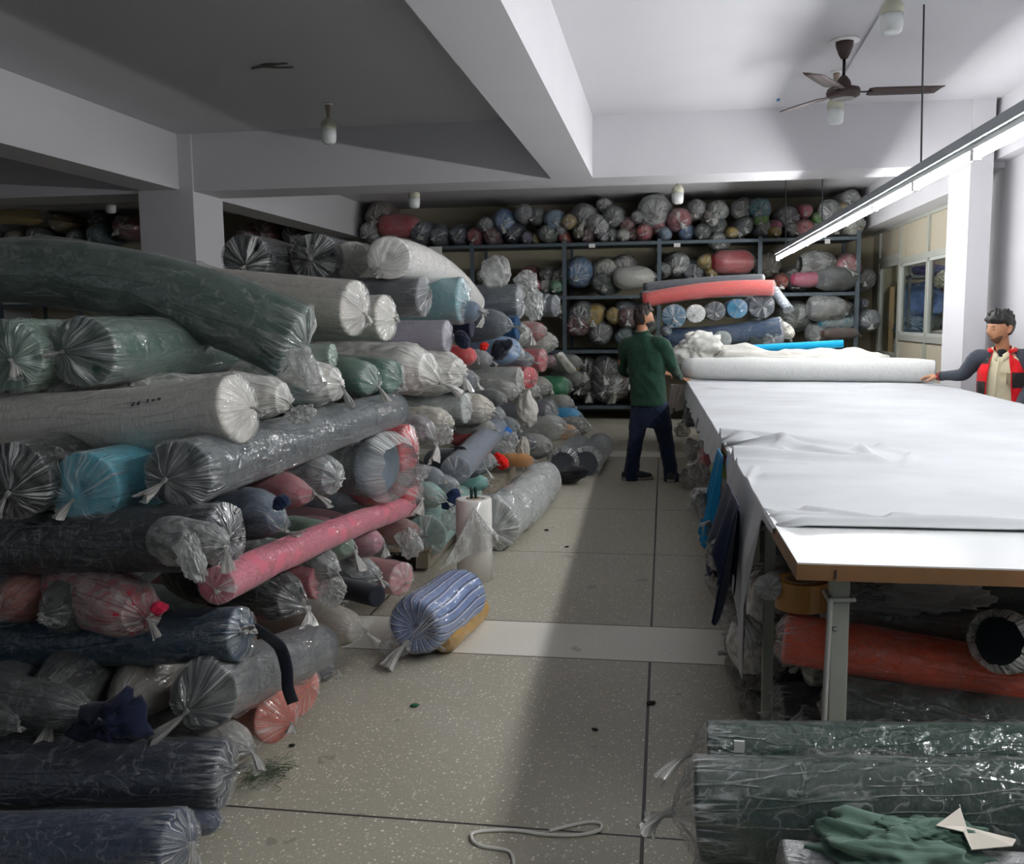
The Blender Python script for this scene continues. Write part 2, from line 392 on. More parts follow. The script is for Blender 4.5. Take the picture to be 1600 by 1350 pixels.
# ------------------------------------------------------------------ the room
HC, ZB, YB, YW = 3.53, 2.95, 9.41, 16.4        # ceiling, underside of beams, cross beam, back wall
XL, XR = -11.8, 3.12
wallm = plain('white_plaster', 'c9c8cb', .9, noise=.05, nscale=1.3, bump=.06)
backm = plain('yellowed_plaster', 'b9b298', .9, noise=.08, nscale=1.5)
def structure(name, boxes, mat, kind='structure'):
    b = MB()
    for q in boxes: b.box(*q)
    c = np.array(b.v); o = b.build(name, mat, None, V3(*(c.min(0)+c.max(0))[:2]/2, c[:, 2].min()))
    o['kind'] = kind; return o
def terrazzo():
    mt, nt, out = newmat('terrazzo'); L = nt.links.new
    tc = N(nt, 'ShaderNodeTexCoord'); ge = N(nt, 'ShaderNodeNewGeometry')
    sep = N(nt, 'ShaderNodeSeparateXYZ'); L(ge.outputs['Position'], sep.inputs[0])
    p = N(nt, 'ShaderNodeBsdfPrincipled', Roughness=.38)
    def chips(scale, thr, seedoff):
        ad = N(nt, 'ShaderNodeVectorMath', _operation='ADD'); ad.inputs[1].default_value = (seedoff, 0, 0); L(ge.outputs['Position'], ad.inputs[0])
        v = N(nt, 'ShaderNodeTexVoronoi', Scale=scale); v.inputs['Randomness'].default_value = 1; L(ad.outputs[0], v.inputs['Vector'])
        sc = N(nt, 'ShaderNodeSeparateColor'); L(v.outputs['Color'], sc.inputs[0])
        size = mth(nt, 'MULTIPLY', sc.outputs[0], thr)
        return mth(nt, 'LESS_THAN', v.outputs['Distance'], size), sc.outputs[1]
    c1, t1 = chips(75, .42, 0); c2, t2 = chips(150, .38, 5)
    nz = N(nt, 'ShaderNodeTexNoise', Scale=1.6, Detail=6); L(ge.outputs['Position'], nz.inputs['Vector'])
    yy = mth(nt, 'MODULO', mth(nt, 'ADD', sep.outputs[1], 6.611-4.321+6.611), 6.611)
    strip = mth(nt, 'LESS_THAN', yy, .515)
    ym = mth(nt, 'MODULO', mth(nt, 'ADD', mth(nt, 'SUBTRACT', yy, .515), 1.524*2+.005), 1.524)
    sy = mth(nt, 'MAXIMUM', mth(nt, 'LESS_THAN', ym, .010), mth(nt, 'LESS_THAN', mth(nt, 'ABSOLUTE', mth(nt, 'SUBTRACT', yy, .515)), .005))
    sy = mth(nt, 'MAXIMUM', sy, mth(nt, 'LESS_THAN', yy, .005))
    xm = mth(nt, 'MODULO', mth(nt, 'ADD', sep.outputs[0], .055+1.524*8+.006), 1.524)
    sx = mth(nt, 'MULTIPLY', mth(nt, 'LESS_THAN', xm, .012), mth(nt, 'SUBTRACT', 1.0, strip))
    seam = mth(nt, 'MAXIMUM', sx, sy)
    def mix(f, a, b):
        m_ = N(nt, 'ShaderNodeMix', _data_type='RGBA')
        for i, q in ((6, a), (7, b)):
            if isinstance(q, str): m_.inputs[i].default_value = rgb(q)
            else: L(q, m_.inputs[i])
        if isinstance(f, float): m_.inputs[0].default_value = f
        else: L(f, m_.inputs[0])
        return m_.outputs[2]
    base = mix(nz.outputs['Fac'], '96927f', 'b3afa2')
    chipc = mix(t1, 'a6a296', 'eeeadd'); chip2 = mix(t2, '837f72', 'd8d3c4')
    base = mix(c2, base, chip2); base = mix(c1, base, chipc)
    sc_ = mix(nz.outputs['Fac'], 'cfccc0', 'e2dfd4'); sc_ = mix(mth(nt, 'MULTIPLY', c2, .35), sc_, '8d897e')
    col = mix(strip, base, sc_); col = mix(seam, col, '2e2c2a')
    st = N(nt, 'ShaderNodeTexNoise', Scale=5.5, Detail=3); L(ge.outputs['Position'], st.inputs['Vector'])
    stain = mth(nt, 'GREATER_THAN', st.outputs['Fac'], .70)
    col = mix(mth(nt, 'MULTIPLY', stain, .35), col, '4a4842')
    L(col, p.inputs['Base Color'])
    L(mth(nt, 'ADD', .32, mth(nt, 'MULTIPLY', nz.outputs['Fac'], .25)), p.inputs['Roughness'])
    L(p.outputs[0], out.inputs[0]); return mt
structure('floor', [((XL-.3, -4, -.12), (6.5, YW+.3, 0))], terrazzo())
structure('ceiling', [((XL-.3, -4, HC), (6.5, YW+.3, HC+.15))], wallm)
structure('wall_back', [((XL-.3, YW, 0), (6.5, YW+.2, HC))], backm)
structure('wall_left', [((XL-.2, -4, 0), (XL, YW, HC))], wallm)
structure('wall_right', [((XR, -4, 0), (XR+.2, YB+.66, HC))], wallm)
structure('ceiling_beam', [((XL, YB, ZB), (2.94, YB+.6, HC)), ((2.93, YB+.25, ZB), (XR-.003, YB+.6, HC))], wallm)                       # across the hall
structure('ceiling_beam', [((-1.10, -4, ZB), (-.70, YB, HC))], wallm)                     # over the aisle
structure('ceiling_beam', [((-5.40, -4, 2.97), (-4.98, YW, HC))], wallm)                  # over the left column
structure('ceiling_beam', [((2.98, -4, 3.0), (XR-.002, YB+.6, HC))], wallm)
structure('ceiling_beam', [((3.02, YB+.6, 2.9), (3.5, YW, HC))], wallm)
structure('column', [((-5.44, YB-.03, 0), (-4.83, YB+.64, HC))], wallm)
structure('column', [((2.735, YB-.03, 0), (2.93, YB+.64, HC))], wallm)

# ---- aluminium and board partition with the office window and the door
alu = plain('aluminium', 'b9bcb2', .45, .35)
board = plain('cream_board', 'b5ad98', .75, noise=.05)
def glass_mat():
    mt, nt, out = newmat('window_glass'); L = nt.links.new
    tr = N(nt, 'ShaderNodeBsdfTransparent'); tr.inputs[0].default_value = (.90, .92, .92, 1)
    gl = N(nt, 'ShaderNodeBsdfGlossy', Roughness=.02)
    lw = N(nt, 'ShaderNodeLayerWeight', Blend=.5)
    fc = mth(nt, 'ADD', .03, mth(nt, 'MULTIPLY', mth(nt, 'POWER', lw.outputs['Facing'], 5.0), .5))
    mx = N(nt, 'ShaderNodeMixShader'); L(fc, mx.inputs[0]); L(tr.outputs[0], mx.inputs[1]); L(gl.outputs[0], mx.inputs[2]); L(mx.outputs[0], out.inputs[0])
    return mt
glass = glass_mat()
PX = 3.35
y0, y1, y2, y3, y4 = 11.3, 11.62, 13.03, 14.5, 15.85
wp = structure('wall_partition', [((PX, y0-1.4, 0), (PX+.04, y3, 1.27)), ((PX, y0-1.4, 2.33), (PX+.04, y3, 2.92)), ((PX, y3, 2.44), (PX+.04, YW, 2.92)), ((PX, y0-1.4, 1.2), (PX+.04, y1-.06, 2.4)), ((PX, y4, 0), (PX+.04, YW, 2.44))], board)
b = MB()
for y in (y1, y2, y3, y4): b.box((PX-.03, y-.035, 0), (PX+.06, y+.035, 2.92))
for z, a_, c_ in ((2.90, y1, YW), (2.36, y1, y3), (1.28, y1, y3), (2.44, y3, y4)): b.box((PX-.035, a_, z-.04), (PX+.06, c_, z+.04))
o = b.build('trim_1', alu); o['kind'] = 'structure'
for i, (a_, c_) in enumerate(((y1, y2), (y2, y3))):
    b = MB(); e = .045
    for q in (a_+.05, c_-.05): b.box((PX-.02, q-e/2, 1.32), (PX+.03, q+e/2, 2.32))
    for z in (1.34, 2.30): b.box((PX-.02, a_+.04, z-.02), (PX+.03, c_-.04, z+.02))
    w = b.build('window_%d' % (i+1), plain('pale_aluminium', 'd0d3cc', .4, .3)); w['kind'] = 'structure'
    MB().box((PX, a_+.07, 1.36), (PX+.006, c_-.07, 2.28)).build('pane', glass, w)
b = MB()
for q in (y3+.07, y4-.07): b.box((PX-.02, q-.03, .03), (PX+.03, q+.03, 2.39))
for z in (.10, 1.0, 2.36): b.box((PX-.02, y3+.05, z-.04), (PX+.03, y4-.05, z+.04))
d = b.build('door_1', alu); d['kind'] = 'structure'
MB().box((PX, y3+.1, .14), (PX+.006, y4-.1, 2.33)).build('pane', glass, d)
MB().bar((PX-.03, y3+.12, 1.05), (PX-.03, y3+.12, 1.25), .02).build('handle', plain('steel', '8a8d8c', .35, .8), d)
# little office behind the glass
structure('wall_office', [((5.6, y0-1.4, 0), (5.8, YW, HC)), ((PX+.04, y0-1.5, 0), (5.8, y0-1.4, HC))], plain('office_plaster', 'aaa79c', .9))
gr = plain('grey_steel', '6f7678', .5, .4)
rk = empty('office_shelf', (4.4, 15.95, 0)); tag(rk, 'grey steel shelf holding clothes behind the office window', 'shelf')
OY = 15.9; zb, zu = atY(1450, 527, OY)[2], atY(1450, 431, OY)[2]
for z in (zb, zu): MB().box((3.72, 15.6, z-.04), (5.5, 16.3, z)).build('shelf_board', gr, rk)
for x in (3.74, 5.48):
    for y in (15.62, 16.28): MB().box((x-.02, y-.02, 0), (x+.02, y+.02, 2.7)).build('post', gr, rk)
def garment(label, x, y, rx, ry, col, rest=None, Y=OY, **k):
    p = atY(x, y, Y); s = dist(p)/F_PX
    if rest is not None: p[2] = rest+ry*s*.95
    return crumple(label, p, (rx*s, .16, ry*s), col, 'clothes_heap', 'clothes', **k)
garment('large heap of blue shirts on the shelf behind the office window', 1440, 475, 36, 33, '7d9bd0', Y=15.95, amp=.24)
garment('grey blue garments at the foot of the blue shirts behind the office window', 1432, 508, 30, 17, '6b8296', zb, Y=15.72, amp=.25)
garment('red bundle at the end of the blue shirts behind the office window', 1487, 468, 12, 14, 'c43444', Y=15.8, amp=.18)
garment('dark teal garments below the red bundle behind the office window', 1492, 500, 20, 18, '2d4a56', zb, Y=15.95, amp=.25)
garment('white cloth lying on the shelf edge behind the office window', 1476, 520, 22, 7, 'd8d6d0', zb, Y=15.68, amp=.3)
garment('pale cloth hanging from the upper shelf behind the office window', 1470, 437, 9, 15, 'cfcbb4', Y=15.56, amp=.3)
garment('dark folded garments on the upper shelf behind the office window', 1462, 422, 38, 9, '4a4f78', zu, amp=.2)
ot = empty('office_fill_tube', (4.6, 14.4, HC)); tag(ot, 'unseen tube added on the office ceiling to light the clothes behind glass', 'light')  # unseen tube, added to brighten the office behind the glass
MB().box((4.56, 13.7, HC-.05), (4.64, 15.1, HC)).build('batten', plain('white_enamel', 'e8e8e6', .35), ot)
OT = ot
_p = atY(1392, 500, 15.75); o = MB().box((_p[0]-.035, 15.72, 0), (_p[0]+.035, 15.78, atY(1392, 448, 15.75)[2])).build('wooden_post', plain('pale_wood', 'c9ab7c', .7, noise=.15, nscale=12)); tag(o, 'pale wooden post leaning behind the glass door', 'post')

# ------------------------------------------------------------------ the tube light over the table and its rods
ZT = 2.42; _a, _b = atZ(1220, 405, ZT), atZ(1600, 198, ZT); XT = (_a[0]+_b[0])/2
white_m = plain('white_enamel', 'e8e8e6', .35)
emit, nt_, out_ = newmat('lit_tube'); e_ = N(nt_, 'ShaderNodeEmission', Strength=60.0); e_.inputs[0].default_value = (.985, .99, 1.0, 1); nt_.links.new(e_.outputs[0], out_.inputs[0])
MB().tube([(4.6, 13.75, HC-.075), (4.6, 15.05, HC-.075)], .0135, 10).build('tube', emit, OT, smooth=True)
lt = empty('tube_light', (XT, 7, ZT)); tag(lt, 'long grey channel with lit white tubes hung over the cloth table', 'light')
YA, YE = .55, _a[1]
MB().box((XT-.05, YA, ZT+.065), (XT+.05, YE, ZT+.12)).build('channel', plain('channel_grey', '8d9598', .4, .3), lt)
MB().box((XT-.025, YA, ZT+.035), (XT+.025, YE, ZT+.065)).build('reflector', white_m, lt)
y = YA+.03; k = 0
while y < YE-.3:
    q = min(y+1.19, YE-.02)
    MB().tube([(XT, y+.02, ZT), (XT, q-.02, ZT)], .0135, 10).build('tube', emit, lt, smooth=True)
    for e in (y, q): MB().box((XT-.02, e-.015, ZT-.018), (XT+.02, e+.015, ZT+.04)).build('lamp_holder', white_m, lt)
    y = q+.03
rod = plain('rod_steel', '4b4e50', .5, .6)
for y in [.9]+[XT*ray(*q)[1]/ray(*q)[0] for q in ((1439, 262), (1285, 335), (1228, 366))]:
    o = MB().tube([(XT, y, ZT+.12), (XT-.02, y, HC)], .006, 6).build('hanging_rod', rod, lt)

# ------------------------------------------------------------------ fan, bulbs, small ceiling things
brown = plain('fan_brown', '3a2826', .6, noise=.2, nscale=6)
fc = atZ(1320, 62, HC); fx, fy = fc[0], fc[1]
fan = empty('ceiling_fan', (fx, fy, HC)); tag(fan, 'dark brown three blade fan on a short rod from the white ceiling', 'fan')
def lathe(prof, n=28, c=(0, 0)):
    a = np.linspace(0, 2*PI, n, endpoint=False); P = np.asarray(prof, float)
    v = np.stack([c[0]+P[:, :1]*np.cos(a), c[1]+P[:, :1]*np.sin(a), P[:, 1:]*np.ones((1, n))], 2)
    f = gridfaces(len(P), n); f.append(tuple(range(n))[::-1]); f.append(tuple((len(P)-1)*n+j for j in range(n)))
    return v.reshape(-1, 3), f
def lat(name, prof, mat, parent, c, n=28):
    v, f = lathe(prof, n, c); return mk(name, v, f, mat, parent)
S_ = dist(fc)/F_PX
zh = HC-.36
lat('ceiling_rose', [(.001, HC), (.10, HC), (.10, HC-.014), (.04, HC-.016), (.001, HC-.016)], white_m, fan, (fx, fy))
lat('canopy', [(.001, HC-.015), (.062, HC-.016), (.058, HC-.05), (.04, HC-.10), (.024, HC-.128), (.001, HC-.13)], brown, fan, (fx, fy))
lat('down_rod', [(.001, HC-.12), (.011, HC-.12), (.011, zh+.10), (.001, zh+.10)], plain('black_steel', '1c1a1a', .4, .5), fan, (fx, fy))
lat('motor_cowl', [(.001, zh+.115), (.022, zh+.112), (.045, zh+.08), (.055, zh+.045), (.062, zh+.03), (.001, zh+.03)], brown, fan, (fx, fy))
lat('motor', [(.001, zh+.03), (.11, zh+.025), (.118, zh), (.112, zh-.025), (.085, zh-.038), (.001, zh-.04)], brown, fan, (fx, fy))
lat('motor_plate', [(.001, zh-.038), (.078, zh-.040), (.07, zh-.046), (.001, zh-.05)], plain('worn_grey', '8c8a88', .35, .5), fan, (fx, fy))
for ang in (4, 121, 243):
    ca_, sa_ = math.cos(math.radians(ang)), math.sin(math.radians(ang))
    def bp(u, w, z): return V3(fx+ca_*u-sa_*w, fy+sa_*u+ca_*w, zh+z)
    MB().bar(bp(.10, 0, 0), bp(.20, 0, .0), .03, .006).build('blade_bracket', plain('black_steel', '1c1a1a', .4, .5), fan)
    us = [.17, .20, .40, .60, .66]; wd = [.05, .072, .072, .066, .056]; vs = []
    for u, w in zip(us, wd):
        sk = -.02 if u > .65 else 0
        for s_, zz in ((-1, .008), (-.3, .004), (.4, -.006), (1, -.014)): vs.append(bp(u+sk*s_, w*s_, zz+.004))
    v = np.array(vs); bl = mk('blade', v, gridfaces(5, 4, False), brown, fan); solid(bl, .004)
bulb_glass = plain('bulb_opal', 'd5d9d6', .25)
bulb_base = plain('bulb_collar', 'b7b7a4', .5)
def bulb(label, c, s=1.0, hang=.13, rose=True):
    x, y, z = c
    r = empty('light_bulb', (x, y, z)); tag(r, label, 'bulb', None)
    lat('bulb_glass', [(.001, z-hang-.17*s), (.035*s, z-hang-.168*s), (.050*s, z-hang-.155*s), (.055*s, z-hang-.12*s), (.055*s, z-hang-.07*s), (.001, z-hang-.07*s)], bulb_glass, r, (x, y), 24)
    lat('bulb_collar', [(.001, z-hang-.068*s), (.056*s, z-hang-.069*s), (.055*s, z-hang-.03*s), (.035*s, z-hang), (.018*s, z-hang+.012), (.001, z-hang+.013)], bulb_base, r, (x, y), 24)
    if rose:
        lat('socket', [(.001, z-hang+.012), (.014, z-hang+.012), (.016, z-hang+.05), (.024, z-.03), (.028, z-.015), (.001, z-.014)], plain('old_socket', '8f7f70', .5), r, (x, y), 18)
        lat('ceiling_rose', [(.001, z-.014), (.042, z-.014), (.045, z), (.001, z)], white_m, r, (x, y), 20)
    return r
bulb('unlit opal bulb on the dim ceiling bay left of the aisle beam', atZ(512, 162, HC), 1.25, .14)
bulb('large unlit opal bulb above the fan at the top edge', atZ(1396, -28, HC), 1.15, .10)
p = atZ(1306, 130, HC); p = atY(1306, 154, fy+.9); bulb('unlit opal bulb just behind and below the fan hub', (p[0], p[1], HC), 1.2, HC-p[2]+.0)
q = atY(647, 298, 11.5); bulb('small bulb under the far ceiling near the dark left shelves', (q[0], q[1], HC), 1.25, HC-q[2])
q = atY(1059, 290, 11.5); bulb('small bulb under the far ceiling above the middle of the back shelves', (q[0], q[1], HC), 1.25, HC-q[2])
q = atY(172, 308, 11.3); bulb('dull bulb in the dark bay left of the column', (q[0], q[1], HC), 1.2, HC-q[2])
cond = plain('conduit', 'c3c6c6', .5)
b = MB(); pa = atZ(1396, -10, HC-.012); pb = atZ(1322, 112, HC-.012); b.tube([pa, pb], .008, 6)
tag(b.build('cable_conduit', cond), 'thin pale conduit on the ceiling between fan and upper bulb', 'conduit')
# old fan hook hole with wires on the dim ceiling
c = atZ(420, 102, HC-.004); b = MB()
b.tube(smooth_path([c+V3(-.16, .06, 0), c+V3(-.05, .0, -.01), c+V3(.06, .03, -.012), c+V3(.16, .07, -.006)], 16), .008, 6)
b.tube(smooth_path([c+V3(-.03, -.03, 0), c+V3(.06, -.05, -.01), c+V3(.15, -.06, -.01), c+V3(.18, -.09, -.02)], 14), .007, 6)
b.tube([c+V3(-.05, -.01, 0), c+V3(.05, -.03, -.012)], .016, 6)
tag(b.build('wire_stub', plain('dusty_wire', '6d675d', .8), smooth=True), 'dusty wire stubs poking from the dim ceiling above the left pile', 'wire')
c = atZ(1216, 156, HC-.003)
tag(MB().box(c-V3(.012, .03, .008), c+V3(.012, .03, .003)).build('tape_scrap', plain('blue_tape', '2a78b0', .5)), 'tiny scrap of blue tape on the bright ceiling', 'tape')

# ------------------------------------------------------------------ spreading table
TZ = .96
def edgeX(Y): return .348-.0165*(Y-2.504)
TR = 2.50
lam = plain('white_laminate', 'd2d5d5', .22)
wood = plain('edge_wood', '7c5a38', .55, noise=.35, nscale=9)
tb = empty('cutting_table', (1.4, 7.5, 0)); tag(tb, 'long white topped cutting table with wooden edge under spread white cloth', 'table')
YN, YF = 2.504, 12.95
def slab(z0, z1, o=0.):
    q = [(edgeX(YN)-o, YN-o), (TR+o, YN-o-.004), (TR+o, YF), (edgeX(YF)-o, YF)]
    return MB().add([(x, y, z) for z in (z0, z1) for x, y in q], [(0, 3, 2, 1), (4, 5, 6, 7), (0, 1, 5, 4), (1, 2, 6, 5), (2, 3, 7, 6), (3, 0, 4, 7)])
slab(TZ-.004, TZ).build('table_top', lam, tb)
slab(TZ-.046, TZ-.004, .002).build('wooden_edge', wood, tb)
steelp = plain('painted_steel', 'a9ada0', .5, noise=.08, nscale=3)
for y in (2.62, 5.0, 7.4, 9.8, 12.4):
    for x in (.475, 2.34):
        lg = MB().box((x-.024, y-.03, 0), (x+.024, y+.03, TZ-.046)).build('leg', steelp, tb, bevel=.004)
MB().bar((.37, 3.34, 0), (.37, 3.34, .9), .035).build('leg', steelp, tb)
for x in (.475, 2.34): MB().bar((x, 2.6, .88), (x, 12.4, .88), .035).build('rail', steelp, tb)
for y in (5.0, 7.4, 9.8, 12.4): MB().bar((.475, y, .88), (2.34, y, .88), .035).build('rail', steelp, tb)
b = MB(); zc = atY(1302, 938, 2.58)[2]
b.tube([(.443, 2.58, zc), (.508, 2.58, zc+.003), (.508, 2.66, zc), (.443, 2.66, zc), (.443, 2.58, zc)], .0065, 8)
b.tube(smooth_path([(.446, 2.575, zc), (.440, 2.575, zc-.25), (.436, 2.57, zc-.45), (.432, 2.57, .02)], 12), .0075, 6)
tag(b.build('cloth_strap', plain('grey_tape', 'b4b4ae', .8), smooth=True), 'grey cloth strap tied round the near table leg', 'strap')
b = MB(); c = V3(.475+.004, 2.588, .68)
c = atY(1304, 983, 2.589); b.tube(smooth_path([c+V3(.004, 0, .006), c+V3(-.004, 0, .006), c+V3(-.005, 0, -.002), c+V3(.004, 0, -.006)], 10), .0012, 5)
b.build('pen_mark', plain('ink', '20223a', .6), tb)
c = atY(1306, 898, 2.499); MB().bar(c+V3(0, 0, .012), c+V3(0, 0, -.012), .003).build('pen_mark', plain('ink', '20223a', .6), tb)

# spread cloth
def spread():
    nY, nX, nH = 330, 150, 34
    Ys = 2.93+(9.72-2.93)*np.linspace(0, 1, nY)**1.25
    hk = [(2.93, .02), (3.19, .03), (3.21, .64), (3.36, .60), (3.55, .46), (3.75, .32), (4.05, .20), (4.45, .12), (4.62, .03), (4.66, .0), (4.98, .0), (5.02, .13), (5.4, .16), (6.5, .17), (8, .15), (9.3, .14), (9.72, .1)]
    hang = np.interp(Ys, *zip(*hk))
    hang = hang*(1+.09*np.sin(Ys*11)+.05*np.sin(Ys*27+1))
    pull = np.interp(Ys, [2.93, 2.97, 3.18, 3.2, 4.60, 4.66, 4.74, 4.92, 5.0, 5.03, 10], [.045, .04, .012, 0, 0, .05, .11, .09, .03, 0, 0])
    ridges = []
    for (a, b_, w, h) in [((1126, 683), (1330, 699), .05, .030), ((1150, 688), (1375, 724), .045, .032), ((1140, 716), (1345, 722), .05, .034), ((1150, 726), (1260, 727), .03, .016),
                          ((1200, 748), (1390, 748), .045, .013), ((1375, 700), (1425, 715), .03, .014), ((1425, 715), (1415, 732), .03, .012), ((1345, 705), (1372, 722), .03, .02), ((1215, 702), (1232, 712), .03, .014),
                          ((1260, 800), (1420, 822), .02, .012), ((1220, 806), (1300, 808), .015, .008), ((1395, 820), (1600, 829), .03, .016), ((1110, 608), (1150, 611), .05, .008), ((1360, 604), (1430, 601), .05, .016), ((1350, 612), (1400, 606), .04, .010), ((1160, 770), (1180, 732), .02, .010)]:
        ridges.append((atZ(*a, TZ)[:2], atZ(*b_, TZ)[:2], w, h))
    rows = []
    for i, Y in enumerate(Ys):
        ex = edgeX(Y); row = []
        for k in range(nH):                      # hanging part
            t = 1-k/nH; d = hang[i]*t
            wv = .008*math.sin(Y*17+2*math.sin(Y*3))*min(1, d*5)+.003*math.sin(Y*41)*min(1, d*5)
            row.append((ex-.008-.03*min(1, d*6)*(1 if pull[i] < .01 else 0)+wv-.02*t*(hang[i] > .3), Y+.02*math.sin(Y*5)*t, TZ-.004-d))
        x0 = ex-.006+pull[i]*2.2
        for k in range(nX):
            u = (k/(nX-1))**1.35; row.append((x0+(TR+.004-x0)*u, Y, TZ+.004))
        rows.append(row)
    v = np.array(rows)
    top = v[:, nH:, :]; P = top[..., :2]; z = np.zeros(P.shape[:2])
    for a, b_, w, h in ridges:
        ab = b_-a; L2 = ab @ ab; t = np.clip(((P-a) @ ab)/L2, 0, 1); dd = np.linalg.norm(P-(a+t[..., None]*ab), axis=2)
        z += 1.5*h*np.exp(-(dd/w)**2*1.4)*np.clip(1.15-t*.8, 0, 1)
    P3 = np.concatenate([P, np.zeros(P.shape[:2]+(1,))], 2)
    z += .0016*(sn(P3*[1, 2.5, 1], 5, 4)+sn(P3*[1, 2, 1], 6, 9)*.8)+.0016
    hem = Ys-2.93
    z += (.020*np.exp(-((hem-.035)/.022)**2))[:, None]*np.clip((P[..., 0]-.30)*8, .3, 1)
    pm = np.exp(-((P[..., 0]-edgeX(4.8)-.27)/.06)**2-((P[..., 1]-4.8)/.10)**2); z += pm*(.03+.02*sn(P3, 8, 60))
    top[..., 2] += np.maximum(z, 0)
    o = mk('spread_cloth', v, gridfaces(nY, nH+nX, False), fabric('babdc0'), None, V3(1.4, 6.3, TZ), attrs=(v*.5, np.zeros(v.shape[:2])))
    return solid(o, .003)
tag(spread(), 'white knit cloth spread over the table with ragged hanging edge', 'cloth')
ra, rb = atY(1066, 578, 9.78), atY(1462, 583, 9.30)
ra[2] = TZ+.128; rb[2] = TZ+.118
rl = wrapped('thick roll of white cloth laid across the table between the two men', rb, ra, .115, 'cfd0ce', None, squash=1.0, lump=.022, barrel=12, name='cloth_roll')
crumple('crumpled white cloth heaped behind the roll, left lump by the man in green', atY(1092, 546, 10.22), (.27, .2, .20), 'd0cfc9', amp=.2, freq=2.6)
def long_heap():
    a, b_ = atY(1110, 560, 10.2), atY(1392, 566, 9.72); n, m = 70, 36
    t = np.linspace(0, 1, n); th = np.linspace(0, 2*PI, m, endpoint=False)
    C = a+(b_-a)*t[:, None]; C[:, 2] = TZ+.13+.04*np.sin(t*7)
    R = (.17+.03*np.sin(t*11)+.05*np.exp(-((t-.62)/.2)**2))*np.minimum(1, np.minimum(t, 1-t)*14)**.5
    S = V3(0, 1, 0); U = V3(0, 0, 1)
    v = C[:, None]+R[:, None, None]*(np.cos(th)[None, :, None]*S+np.sin(th)[None, :, None]*U)
    D = np.stack([np.repeat((t*7)[:, None], m, 1), np.cos(th)[None]*np.ones((n, 1)), np.sin(th)[None]*np.ones((n, 1))], 2)
    k = sn(D*[.25, 1, 1], 11, 6, ridged=True)*.03+sn(D, 12, 4)*.02*np.clip(t*1.6-.6, .3, 1)[:, None]
    v += k[..., None]*(np.cos(th)[None, :, None]*S+np.sin(th)[None, :, None]*U); v[..., 2] = np.maximum(v[..., 2], TZ+.006)
    f = gridfaces(n, m); f.append(tuple(range(m))[::-1]); f.append(tuple((n-1)*m+j for j in range(m)))
    return mk('crumpled_cloth', v, f, fabric('d2d0c8'), None, V3(*v.reshape(-1, 3).mean(0)[:2], TZ), attrs=(D, np.zeros((n, m))))
tag(long_heap(), 'long loose heap of white cloth in folds behind the roll on the table', 'cloth')
wrapped('bright cyan flat cloth roll sticking up behind the white heap', atY(1318, 537, 10.6), atY(1150, 546, 10.75), .055, '18a6d8', None, squash=.75, name='cloth_roll')

# stack of rolls on the far end of the table
TG = 'rolls stacked on the far end of the table'
def far(label, x, y, r, col, wrap='clear', Y=11.35, p1=None, L=1.3, **k):
    p = atY(x, y, Y); q = p+V3(.02, L, .0) if p1 is None else atY(*p1)
    return wrapped(label, p, q, px2m(r, p), col, wrap, group=TG, **k)
far('long coral pink roll in shiny film lying on top of the row of round ends', 1209, 450, 13.5, 'ee6a64', 'clear', 11.30, (1005, 470, 11.5), bend=(0, 0, .05), tail=.9, taildir=(1, -.3, .3), crump=.05, squash=.9)
far('long slate grey film bundle above the coral roll', 1192, 438, 12, '4c545e', 'hazy', 11.75, (1005, 452, 11.9), bend=(0, 0, .02), tail=.3, squash=.8)
far('thin grey film roll lying between coral roll and the slate bundle', 1180, 449, 9, '6b747c', 'frost', 11.66, (1000, 462, 11.8), tail=0, squash=.8)
far('teal blue roll end loosely wrapped, beside the head of the man in green', 1053, 494, 19, '1f6488', 'hazy', knot=(0, -.15), crump=.06, gap=1.1)
far('white roll end in clear film, second of the row under the coral roll', 1087, 490, 15, 'e4e6e4', 'clear', tail=.3)
far('charcoal roll end with white knot, middle of the row under the coral roll', 1118, 486, 15.5, '3b4450', 'clear', knot=(0, -.2), crump=.05)
far('turquoise roll end with star of film pleats, fourth under the coral roll', 1152, 482, 16, '2c86b0', 'clear', knot=(0, 0), tail=.25)
far('large charcoal roll end with star of pleats, last at the right under the coral roll', 1190, 478, 20, '2d3844', 'clear', knot=(.05, -.05), tail=.3)
far('long navy roll in creased film under the five round ends', 1221, 511, 17, '24405f', 'clear', 11.42, (1035, 528, 11.6), bend=(0, 0, -.03), tail=.5, taildir=(1, -.2, .1), crump=.06)
far('pale grey roll end half hidden behind the crumpled white cloth', 1128, 531, 15, '8e9694', 'hazy')
far('unwrapped dark green grey rolled cloth end with spiral under the navy roll', 1187, 527.5, 16, '3c4642', None, hole=True)
far('grey roll end with web of film pleats, lowest by the beige bag', 1208.5, 528, 16.5, '59626a', 'clear', tail=.25)
far('slim grey blue roll poking out behind the large charcoal end', 1232, 484, 9, '5f6c7a', 'hazy', 11.6, (1208, 452, 11.9), squash=.8)
far('beige knotted bag at the right foot of the stacked rolls', 1236, 524, 11, 'a8a294', 'cream', 11.5, (1218, 508, 11.9), barrel=2.6, tail=.6, name='wrapped_bundle', cat='bundle')
far('small grey bag hanging between the man in green and the navy roll', 1040, 517, 10, '6f7c88', 'hazy', 11.3, L=.6, barrel=2.6, name='wrapped_bundle', cat='bundle')
for i, (x, z, l, c) in enumerate(((.46, 1.09, 'brown', '6d6258'), (.86, 1.09, 'grey', '6e7274'), (1.26, 1.09, 'slate', '586068'))):
    wrapped('%s film roll at the base of the stack behind the white cloth heap' % l, (x, 11.3, z), (x+.02, 12.6, z), .125, c, 'hazy', group=TG, tail=0)

